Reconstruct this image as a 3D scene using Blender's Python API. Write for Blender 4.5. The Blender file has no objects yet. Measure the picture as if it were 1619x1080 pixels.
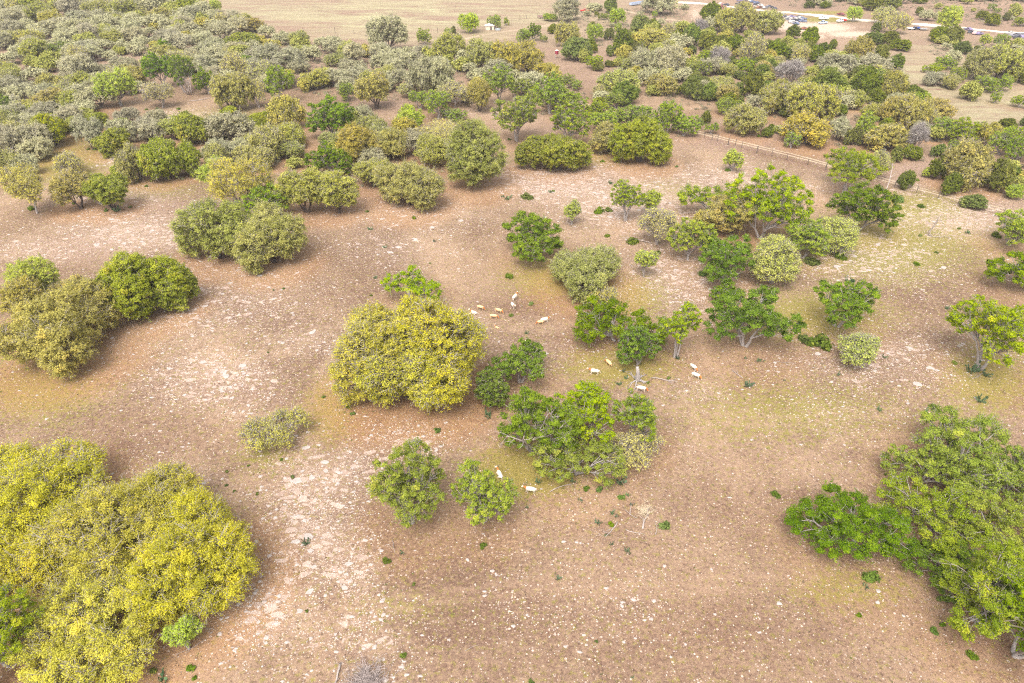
import bpy, math, random
import numpy as np
from mathutils import Vector, Matrix
PI = math.pi
R_ = math.radians
sc = bpy.context.scene
COL = sc.collection

# ------------------------------------------------------------------ camera, sky, sun, exposure
CAM_H, PITCH, FPX = 73.0, 34.6, 1619 * 24 / 36.0
cam_d = bpy.data.cameras.new('camera'); cam = bpy.data.objects.new('camera', cam_d); COL.objects.link(cam)
cam_d.lens = 24; cam_d.sensor_width = 36; cam_d.clip_start = 1; cam_d.clip_end = 12000
cam.location = (0, 0, CAM_H); cam.rotation_euler = (R_(90 - PITCH), 0, 0)
sc.camera = cam
HAZE = 0.00014
SUN_EL, SUN_AZ = 58.0, 200.0       # high, soft sun behind thin cloud
world = bpy.data.worlds.new('World'); sc.world = world; world.use_nodes = True
wn = world.node_tree; wn.nodes.clear()
sky = wn.nodes.new('ShaderNodeTexSky'); sky.sky_type = 'NISHITA'; sky.sun_disc = False
sky.sun_elevation = R_(SUN_EL); sky.sun_rotation = R_(SUN_AZ); sky.air_density = 1.0; sky.dust_density = 4.0; sky.ozone_density = 1.0
hs = wn.nodes.new('ShaderNodeHueSaturation'); hs.inputs['Saturation'].default_value = 0.25
tint = wn.nodes.new('ShaderNodeMixRGB'); tint.blend_type = 'MULTIPLY'; tint.inputs[0].default_value = 1; tint.inputs[2].default_value = (1.0, 0.97, 0.93, 1)
bg = wn.nodes.new('ShaderNodeBackground'); bg.inputs['Strength'].default_value = 0.15
wo = wn.nodes.new('ShaderNodeOutputWorld')
wn.links.new(sky.outputs[0], hs.inputs['Color']); wn.links.new(hs.outputs[0], tint.inputs[1])
wn.links.new(tint.outputs[0], bg.inputs['Color']); wn.links.new(bg.outputs[0], wo.inputs['Surface'])
sun_d = bpy.data.lights.new('sun', 'SUN'); sun = bpy.data.objects.new('sun', sun_d); COL.objects.link(sun)
sun_d.energy = 1.0; sun_d.angle = R_(35); sun_d.color = (1.0, 0.955, 0.88)
_az = R_(SUN_AZ)
_sd = Vector((math.sin(_az) * math.cos(R_(SUN_EL)), math.cos(_az) * math.cos(R_(SUN_EL)), math.sin(R_(SUN_EL))))
sun.rotation_euler = (-_sd).to_track_quat('-Z', 'Y').to_euler()
sc.view_settings.view_transform = 'Standard'; sc.view_settings.look = 'None'
sc.view_settings.exposure = 1.5; sc.view_settings.gamma = 1.0
sc.render.engine = 'CYCLES'
sc.cycles.max_bounces = 5; sc.cycles.diffuse_bounces = 3; sc.cycles.transmission_bounces = 2; sc.cycles.glossy_bounces = 1
sc.cycles.transparent_max_bounces = 4; sc.cycles.caustics_reflective = False; sc.cycles.caustics_refractive = False
sc.cycles.use_denoising = False
sc.cycles.filter_width = 1.2 if hasattr(sc.cycles, 'filter_width') else 1.5

# ------------------------------------------------------------------ picture <-> ground
SP, CP = math.sin(R_(PITCH)), math.cos(R_(PITCH))
def HH(x, y):
    fx = np.sin(x / 23.0 + 0.7) * np.cos(y / 31.0) * 0.22 + np.sin(x / 9.0 + y / 13.0) * 0.07 + np.sin(y / 11.0 - x / 17.0 + 2) * 0.06
    return fx
def at(px, py, h=0.0):
    """ground point (plus h) seen at pixel px,py of the 1619x1080 frame"""
    dx, dy, dz = (px - 809.5) / FPX, CP - (py - 540) / FPX * SP, -SP - (py - 540) / FPX * CP
    z = h
    for _ in range(3):
        t = (z - CAM_H) / dz
        z = float(HH(dx * t, dy * t)) + h
    t = (z - CAM_H) / dz
    return Vector((dx * t, dy * t, z))
def pix(x, y, z=0.0):
    """numpy projection to the 1619x1080 frame"""
    yy = y; zz = z - CAM_H
    d = yy * CP - zz * SP
    u = yy * SP + zz * CP
    return 809.5 + FPX * x / d, 540 - FPX * u / d
def px_per_m(py): return (FPX * SP + (py - 540) * CP) / CAM_H

# ------------------------------------------------------------------ helpers
def tag(o, label=None, cat=None, group=None, kind=None):
    if label: o['label'] = label
    if cat: o['category'] = cat
    if group: o['group'] = group
    if kind: o['kind'] = kind
    return o
def link(name, me, mats, parent=None, loc=None):
    o = bpy.data.objects.new(name, me); COL.objects.link(o)
    if mats is not None and len(me.materials) == 0:
        for m in (mats if isinstance(mats, (list, tuple)) else [mats]): me.materials.append(m)
    if parent: o.parent = parent
    if loc is not None: o.location = loc
    return o
def empty(name, loc=(0, 0, 0), rz=0.0, s=1.0):
    o = bpy.data.objects.new(name, None); COL.objects.link(o); o.location = loc; o.rotation_euler = (0, 0, rz)
    o.scale = s if isinstance(s, (tuple, list)) else (s, s, s); o.empty_display_size = 0.5
    return o
def copy_tree(o, parent=None):
    c = o.copy(); COL.objects.link(c)
    if parent is not None: c.parent = parent
    for ch in list(o.children): copy_tree(ch, c)
    return c
def np_mesh(name, V, F, tone=None, smooth=False, midx=None):
    V = np.asarray(V, np.float32); F = np.asarray(F, np.int32)
    me = bpy.data.meshes.new(name); n, k = F.shape
    me.vertices.add(len(V)); me.vertices.foreach_set('co', V.ravel())
    me.loops.add(n * k); me.loops.foreach_set('vertex_index', F.ravel())
    me.polygons.add(n); me.polygons.foreach_set('loop_start', np.arange(0, n * k, k, dtype=np.int32))
    if smooth: me.polygons.foreach_set('use_smooth', np.ones(n, bool))
    if midx is not None: me.polygons.foreach_set('material_index', np.asarray(midx, np.int32))
    me.update(calc_edges=True)
    if tone is not None:
        a = me.attributes.new('tone', 'FLOAT', 'FACE'); a.data.foreach_set('value', np.asarray(tone, np.float32))
    return me
class MB:
    """collects simple solids into one mesh"""
    def __init__(s): s.v = []; s.f = []
    def add(s, vs, fs):
        n = len(s.v); s.v += [tuple(v) for v in vs]; s.f += [tuple(i + n for i in f) for f in fs]
    def box(s, c, d, rz=0, taper=1.0, ry=0):
        M = Matrix.Rotation(rz, 3, 'Z') @ Matrix.Rotation(ry, 3, 'Y'); vs = []
        for z, t in ((-1, 1), (1, taper)):
            for x, y in ((-1, -1), (1, -1), (1, 1), (-1, 1)):
                vs.append(Vector(c) + M @ Vector((x * d[0] / 2 * t, y * d[1] / 2 * t, z * d[2] / 2)))
        s.add(vs, [(0, 3, 2, 1), (4, 5, 6, 7), (0, 1, 5, 4), (1, 2, 6, 5), (2, 3, 7, 6), (3, 0, 4, 7)])
    def prism(s, prof, y0, y1, inset=0.0):
        n = len(prof); cx = sum(p[0] for p in prof) / n
        a = [(x, y0, z) for x, z in prof]; b = [(x, y1, z) for x, z in prof]
        s.add(a + b, [tuple(range(n)), tuple(range(2 * n - 1, n - 1, -1))] + [(i, i + n, (i + 1) % n + n, (i + 1) % n) for i in range(n)])
    def tube(s, pts, rs, m=6, cap=True):
        pts = [Vector(p) for p in pts]; vs = []
        for i, p in enumerate(pts):
            d = (pts[min(i + 1, len(pts) - 1)] - pts[max(i - 1, 0)]).normalized()
            a = d.cross(Vector((0.31, 0.2, 0.93)));
            if a.length < 0.05: a = d.cross(Vector((1, 0, 0)))
            a.normalize(); b = d.cross(a)
            for k in range(m):
                t = 2 * PI * k / m; vs.append(p + (a * math.cos(t) + b * math.sin(t)) * rs[i])
        fs = [(i * m + k, i * m + (k + 1) % m, (i + 1) * m + (k + 1) % m, (i + 1) * m + k) for i in range(len(pts) - 1) for k in range(m)]
        if cap: fs += [tuple(range(m - 1, -1, -1)), tuple(range((len(pts) - 1) * m, len(pts) * m))]
        s.add(vs, fs)
    def cyl(s, c, r, h, axis='Y', m=12):
        d = {'X': Vector((h / 2, 0, 0)), 'Y': Vector((0, h / 2, 0)), 'Z': Vector((0, 0, h / 2))}[axis]
        s.tube([Vector(c) - d, Vector(c) + d], [r, r], m)
    def mesh(s, name, smooth=False):
        me = bpy.data.meshes.new(name); me.from_pydata(s.v, [], s.f); me.update()
        if smooth: me.polygons.foreach_set('use_smooth', [True] * len(me.polygons))
        return me
    def obj(s, name, mat, parent=None, bevel=0, smooth=False):
        o = link(name, s.mesh(name, smooth), mat, parent)
        if bevel:
            b = o.modifiers.new('bevel', 'BEVEL'); b.width = bevel; b.segments = 2; b.limit_method = 'ANGLE'
        return o

# ------------------------------------------------------------------ materials
class NT:
    def __init__(s, name):
        s.m = bpy.data.materials.new(name); s.m.use_nodes = True; s.t = s.m.node_tree; s.t.nodes.clear()
        s.out = s.n('ShaderNodeOutputMaterial')
    def n(s, t, **kw):
        o = s.t.nodes.new(t)
        for k, v in kw.items(): setattr(o, k, v)
        return o
    def l(s, a, b): s.t.links.new(a, b)
    def put(s, sock, v):
        if isinstance(v, bpy.types.NodeSocket): s.l(v, sock)
        elif isinstance(v, (tuple, list)) and len(v) == 3 and sock.type == 'RGBA': sock.default_value = (*v, 1)
        else: sock.default_value = v
    def math(s, op, a, b=0.0, c=0.0, clamp=False):
        o = s.n('ShaderNodeMath', operation=op, use_clamp=clamp); s.put(o.inputs[0], a); s.put(o.inputs[1], b)
        if len(o.inputs) > 2: s.put(o.inputs[2], c)
        return o.outputs[0]
    def mix(s, f, a, b, mode='MIX'):
        o = s.n('ShaderNodeMixRGB', blend_type=mode); s.put(o.inputs[0], f); s.put(o.inputs[1], a); s.put(o.inputs[2], b)
        return o.outputs[0]
    def rng(s, v, a, b, c=0.0, d=1.0, smooth=False):
        o = s.n('ShaderNodeMapRange', interpolation_type='SMOOTHSTEP' if smooth else 'LINEAR')
        s.put(o.inputs[0], v); s.put(o.inputs[1], a); s.put(o.inputs[2], b); s.put(o.inputs[3], c); s.put(o.inputs[4], d)
        return o.outputs[0]
    def noise(s, co, scale, detail=2.0, rough=0.5, dist=0.0):
        o = s.n('ShaderNodeTexNoise'); s.put(o.inputs['Vector'], co); s.put(o.inputs['Scale'], scale)
        s.put(o.inputs['Detail'], detail); s.put(o.inputs['Roughness'], rough); s.put(o.inputs['Distortion'], dist)
        return o.outputs[0]
    def attr(s, name): return s.n('ShaderNodeAttribute', attribute_name=name)
    def bsdf(s, col, rough=0.8, spec=0.3, normal=None, metal=0.0):
        o = s.n('ShaderNodeBsdfPrincipled'); s.put(o.inputs['Base Color'], col); s.put(o.inputs['Roughness'], rough)
        s.put(o.inputs['Specular IOR Level'], spec); s.put(o.inputs['Metallic'], metal)
        if normal is not None: s.l(normal, o.inputs['Normal'])
        s.l(o.outputs[0], s.out.inputs['Surface']); return o
def bump(t, h, strength, dist):
    b = t.n('ShaderNodeBump'); t.put(b.inputs['Height'], h); t.put(b.inputs['Strength'], strength); t.put(b.inputs['Distance'], dist)
    return b.outputs[0]
def simple(name, col, rough=0.7, spec=0.3, var=0.25, scale=3.0, metal=0.0):
    t = NT(name); co = t.n('ShaderNodeTexCoord').outputs['Object']
    n = t.noise(co, scale, 4.0, 0.6)
    dark = tuple(c * (1 - var) for c in col); lite = tuple(min(1, c * (1 + var)) for c in col)
    t.bsdf(t.mix(t.rng(n, 0.3, 0.7), dark, lite), rough, spec, bump(t, n, 0.3, 0.05), metal)
    return t.m
def leaf_mat(name, c0, c1, c2, flush=0.5, hue=0.0, vary=0.3):
    """c0..c1 by the leaf's own tone, c2 the colour of new growth or catkins on some sprays"""
    t = NT(name); tone = t.attr('tone').outputs['Fac']
    oi = t.n('ShaderNodeObjectInfo').outputs['Random']; co = t.n('ShaderNodeTexCoord').outputs['Object']
    big = t.noise(co, 0.35, 2.0)
    col = t.mix(tone, c0, c1)
    f = t.rng(t.math('ADD', t.math('MULTIPLY', big, 1.0), t.math('MULTIPLY', tone, 0.35)), 0.95 - flush * 0.5, 1.1 - flush * 0.45)
    col = t.mix(f, col, c2)
    hsv = t.n('ShaderNodeHueSaturation'); t.put(hsv.inputs['Color'], col)
    t.put(hsv.inputs['Hue'], t.rng(oi, 0, 1, 0.5 - 0.018 * vary / 0.3, 0.5 + 0.018 * vary / 0.3))
    t.put(hsv.inputs['Value'], t.rng(t.math('FRACT', t.math('MULTIPLY', oi, 7.3)), 0, 1, 1 - vary * 0.55, 1 + vary * 0.55))
    t.put(hsv.inputs['Saturation'], t.rng(t.math('FRACT', t.math('MULTIPLY', oi, 3.7)), 0, 1, 1 - vary * 0.5, 1 + vary * 0.3))
    d = t.n('ShaderNodeBsdfDiffuse'); t.l(hsv.outputs[0], d.inputs['Color'])
    tr = t.n('ShaderNodeBsdfTranslucent'); t.l(hsv.outputs[0], tr.inputs['Color'])
    mx = t.n('ShaderNodeMixShader'); mx.inputs[0].default_value = 0.45
    t.l(d.outputs[0], mx.inputs[1]); t.l(tr.outputs[0], mx.inputs[2]); t.l(mx.outputs[0], t.out.inputs['Surface'])
    return t.m
M = {}
M['bark'] = simple('oak bark', (0.11, 0.085, 0.075), 0.95, 0.1, 0.4, 5)
M['bark_pale'] = simple('lichened grey bark', (0.30, 0.265, 0.25), 0.95, 0.1, 0.35, 6)
M['twig'] = simple('grey twig bark', (0.36, 0.32, 0.285), 0.95, 0.1, 0.35, 2)
M['deadwood'] = simple('weathered dead wood', (0.34, 0.285, 0.26), 0.9, 0.15, 0.3, 8)
LM = {
 'Y': leaf_mat('yellow live oak leaves', (0.35, 0.34, 0.035), (0.66, 0.61, 0.06), (0.78, 0.68, 0.07), 0.3, vary=0.10),
 'V': leaf_mat('yellow-green live oak leaves', (0.20, 0.235, 0.018), (0.42, 0.44, 0.04), (0.55, 0.49, 0.05), 0.25, vary=0.15),
 'A': leaf_mat('golden olive oak leaves', (0.30, 0.27, 0.06), (0.56, 0.49, 0.11), (0.68, 0.54, 0.11), 0.3, vary=0.22),
 'O': leaf_mat('olive live oak leaves', (0.27, 0.28, 0.055), (0.51, 0.50, 0.135), (0.61, 0.56, 0.13), 0.25, vary=0.22),
 'G': leaf_mat('grey-green live oak leaves', (0.34, 0.33, 0.19), (0.56, 0.53, 0.33), (0.62, 0.57, 0.26), 0.2, vary=0.25),
 'B': leaf_mat('bright green oak leaves', (0.18, 0.255, 0.014), (0.39, 0.47, 0.035), (0.50, 0.52, 0.045), 0.3, vary=0.2),
 'D': leaf_mat('deep green oak leaves', (0.10, 0.165, 0.008), (0.245, 0.34, 0.016), (0.34, 0.42, 0.025), 0.25, vary=0.2),
 'L': leaf_mat('lime green spring leaves', (0.32, 0.40, 0.03), (0.54, 0.62, 0.06), (0.62, 0.65, 0.09), 0.4, vary=0.2),
 'J': leaf_mat('dark juniper foliage', (0.12, 0.15, 0.022), (0.28, 0.315, 0.045), (0.42, 0.42, 0.05), 0.25, vary=0.35),
 'P': leaf_mat('pale budding leaves', (0.44, 0.43, 0.10), (0.66, 0.63, 0.16), (0.72, 0.66, 0.12), 0.35, vary=0.2),
 'W': leaf_mat('thin yellow spring leaves', (0.40, 0.38, 0.07), (0.66, 0.60, 0.10), (0.76, 0.66, 0.09), 0.35, vary=0.12),
 'Q': leaf_mat('pale lime spring leaves', (0.38, 0.43, 0.08), (0.58, 0.62, 0.14), (0.66, 0.66, 0.15), 0.35, vary=0.12),
 'N': leaf_mat('pale lichen tufts', (0.40, 0.37, 0.34), (0.56, 0.52, 0.48), (0.50, 0.50, 0.36), 0.3, vary=0.15),
}
M['bush'] = leaf_mat('agarita leaves', (0.09, 0.135, 0.018), (0.21, 0.29, 0.04), (0.34, 0.36, 0.05), 0.3, vary=0.35)
M['cactus'] = leaf_mat('prickly pear pads', (0.10, 0.16, 0.08), (0.20, 0.28, 0.14), (0.22, 0.30, 0.10), 0.3, vary=0.35)

# ------------------------------------------------------------------ tree table (crown boxes in the 1619x1080 frame)
# kind x0 y0 x1 y1 [trunk clearance 0..1] | label
# Y/V/A/O/G live oaks, B/D post oaks, L elm, J juniper, P half-bare, N bare
NEAR = """
Y -75 706 178 862 .05|huge yellow live oak at the left edge, rearmost of the big corner grove
Y 60 742 315 945 .05|wide yellow live oak with bare grey twigs in the middle of the corner grove
Y 205 785 425 980 .05|yellow live oak forming the right end of the big corner grove
Y -95 800 120 960 .05|yellow live oak at the left edge in front of the grove's rear tree
Y 50 888 300 1082 .05|yellow-green live oak lowest in the big corner grove
B -100 925 66 1100 .1|dark green grey-limbed oak cut off by the bottom left corner
L 260 975 318 1035 .3|small lime sapling with pale trunk under the corner grove's edge
A 8 450 202 596 .03|round olive-gold live oak, largest and nearest of the left edge clump
A 3 430 95 535 .05|golden live oak squeezed behind the olive oak at the left edge
A 80 440 155 505 .05|low golden live oak crown between the lime tree and the dense yellow-green oak
L 8 402 96 487 .2|bright lime green tree rising behind the left edge oaks
V 165 397 292 514 .03|dense dark yellow-green live oak standing alone left of the olive pair
V 240 420 314 500 .05|low right-hand lobe tree joined to the dense yellow-green live oak
O 283 318 400 424 .03|olive grey live oak, left one of the broad pair below the bright green crown
O 368 325 488 432 .03|olive grey live oak, right one of the broad pair below the bright green crown
B 372 293 465 352 .2|bright green crown just behind the broad olive pair
O 440 262 520 338 .12|olive green live oak right of the bright green crown with dark stems
O 495 268 568 340 .12|olive green live oak with low branches beside a stony opening
W 328 250 427 332 .2|half-bare tree with yellow tips and visible grey limbs
L 310 248 372 290 .4|lime green upper crown in front of the olive wood
A 84 270 150 325 .25|yellow many-stemmed live oak, left half of the clump by the stony slope
V 135 272 206 328 .25|yellow-green many-stemmed live oak, right half of the clump by the stony slope
W 0 260 78 326 .3|thin golden tree with open grey branches at the left edge
P 84 240 136 278 .1|small sparse grey tree between the golden thin tree and the olive wood
Y 515 478 692 658 .04|huge bright yellow live oak, left half of the central dome
Y 600 474 780 655 .04|huge bright yellow live oak, right half of the central dome
Y 565 515 720 665 .04|bright yellow live oak front of the central dome, lowest branches
B 603 420 704 482 .35|small umbrella-shaped bright green oak just above the central yellow dome
D 793 338 903 424 .08|dense deep green oak left of the pale straw-coloured live oak
D 905 470 1052 560 .22|dark green spreading oak with low crown left of the grey-trunked oak
D 975 505 1045 592 .1|low dark green oak hanging over a pale gnarled root
O 852 385 1000 478 .03|pale olive grey half-bare live oak right of the deep green oak
W 922 452 984 504 .05|small yellowish shrubby oak under the pale half-bare live oak
D 770 540 876 612 .4|deep green leaning oak between the yellow dome and the limb-baring oak
D 742 588 806 655 .1|deep green low crown touching the central yellow dome
D 775 608 915 742 .15|deep green oak with twisting bare white limbs, left half of the central clump
B 862 605 985 712 .25|mid green oak at the back of the central clump
B 968 612 1058 705 .3|olive green oak hanging right over a resting white antelope
B 838 680 985 778 .12|low bright green oak with pale trunk at the front of the central clump
P 950 672 1048 752 .12|sparse grey lichened oak on the right side of the central clump
B 578 706 714 850 .22|bright green open-crowned oak, left one of the lower pair
B 712 722 815 852 .18|bright green oak with light twigs, right one of the lower pair
W 385 645 488 718 .25|thin pale yellow tree with white stems standing alone on the gravel
B 1040 482 1112 552 .42|thin-leaved oak with a tall grey trunk beside the dark spreading oak
D 1113 452 1262 560 .28|deep green broad oak with dark trunk right of the grey-trunked oak
D 1276 440 1394 518 .38|dark green leaning oak on a grey trunk behind the small pale round tree
Q 1323 524 1390 584 .15|small round pale lime tree in front of the leaning dark oak
B 1508 464 1645 582 .3|green oak with thick split trunk at the right edge
D 1568 388 1700 470 .2|dark green layered tree at the right edge above the split-trunk oak
B 1415 666 1635 762 .25|pale green open oak at the right edge, rearmost of the lower right grove
D 1258 762 1458 916 .22|dark green spreading oak forming the left end of the lower right grove
B 1395 755 1560 880 .2|mid green oak in the middle of the lower right grove
B 1505 765 1690 900 .2|green oak at the right edge in the middle of the lower right grove
B 1478 835 1668 1035 .12|green oak with exposed white limbs in the lower right grove
B 1405 690 1530 790 .2|green oak behind the middle of the lower right grove
D 1430 850 1560 950 .1|deep green oak low in the gap of the lower right grove
B 1545 700 1660 800 .2|green oak at the right edge near the rear of the lower right grove
D 1560 900 1720 1075 .2|dark green oak cut off by the right edge, lowest in the grove
B 1075 284 1180 345 .25|green oak at the upper left of the mixed thicket
B 1150 270 1278 378 .22|large green oak with dark trunk at the back of the mixed thicket
A 1118 300 1206 372 .15|golden oak in the middle of the mixed green thicket
A 1092 330 1135 368 .1|small golden oak beside the larger golden one in the thicket
B 1055 345 1130 415 .2|pale-limbed green oak on the left of the mixed thicket
D 1085 365 1205 452 .12|dense green oak at the front of the mixed thicket
Q 1182 372 1270 456 .1|pale lime tree with fine twigs in the mixed thicket
B 1238 345 1312 412 .15|green oak on the right of the mixed thicket
Q 1278 342 1360 406 .1|pale yellow twiggy tree at the right end of the mixed thicket
D 1118 448 1175 480 .1|low deep green crown between the thicket and the broad dark oak
B 965 287 1018 340 .3|small green two-tiered tree alone on the white limestone pavement
L 888 318 920 350 .3|little lime green sapling above the pale half-bare oak
P 1012 330 1075 382 .3|thin greenish-yellow tree with a dark trunk left of the mixed thicket
L 1003 392 1040 430 .35|small lime sapling on the limestone left of the thicket
L 1010 300 1050 335 .3|very thin lime sapling right of the two-tiered tree
D 1312 290 1416 372 .12|dense green round oak right of the thicket near the fence
B 1290 236 1402 300 .35|light green flat-topped tree beside the fence
B 1565 330 1650 392 .2|light green open tree at the right edge below the fence
L 1142 235 1175 268 .2|spindly lime sapling on stones below the fence
V 814 212 870 272 .06|yellow-green live oak, left side of the rounded clump facing the stones
V 845 212 932 276 .05|yellow-green live oak, right side of the rounded clump facing the stones
A 928 195 992 244 .05|golden-green live oak left of the big golden dome
V 965 186 1062 264 .04|big golden-green domed live oak above the limestone pavement
O 588 256 706 338 .04|round olive live oak at the edge of the gravel, lowest of the centre wood
O 690 198 806 302 .05|large olive green live oak at the edge of the pavement
O 645 215 720 262 .15|olive live oak behind the large olive live oak
A 525 196 600 258 .12|golden live oak left in the centre wood
A 572 204 648 256 .12|golden live oak second from the left in the centre wood
O 558 250 622 298 .12|olive-gold live oak behind the round olive oak
P 655 188 742 236 .15|pale half-bare tree behind the large olive live oak
"""
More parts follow.
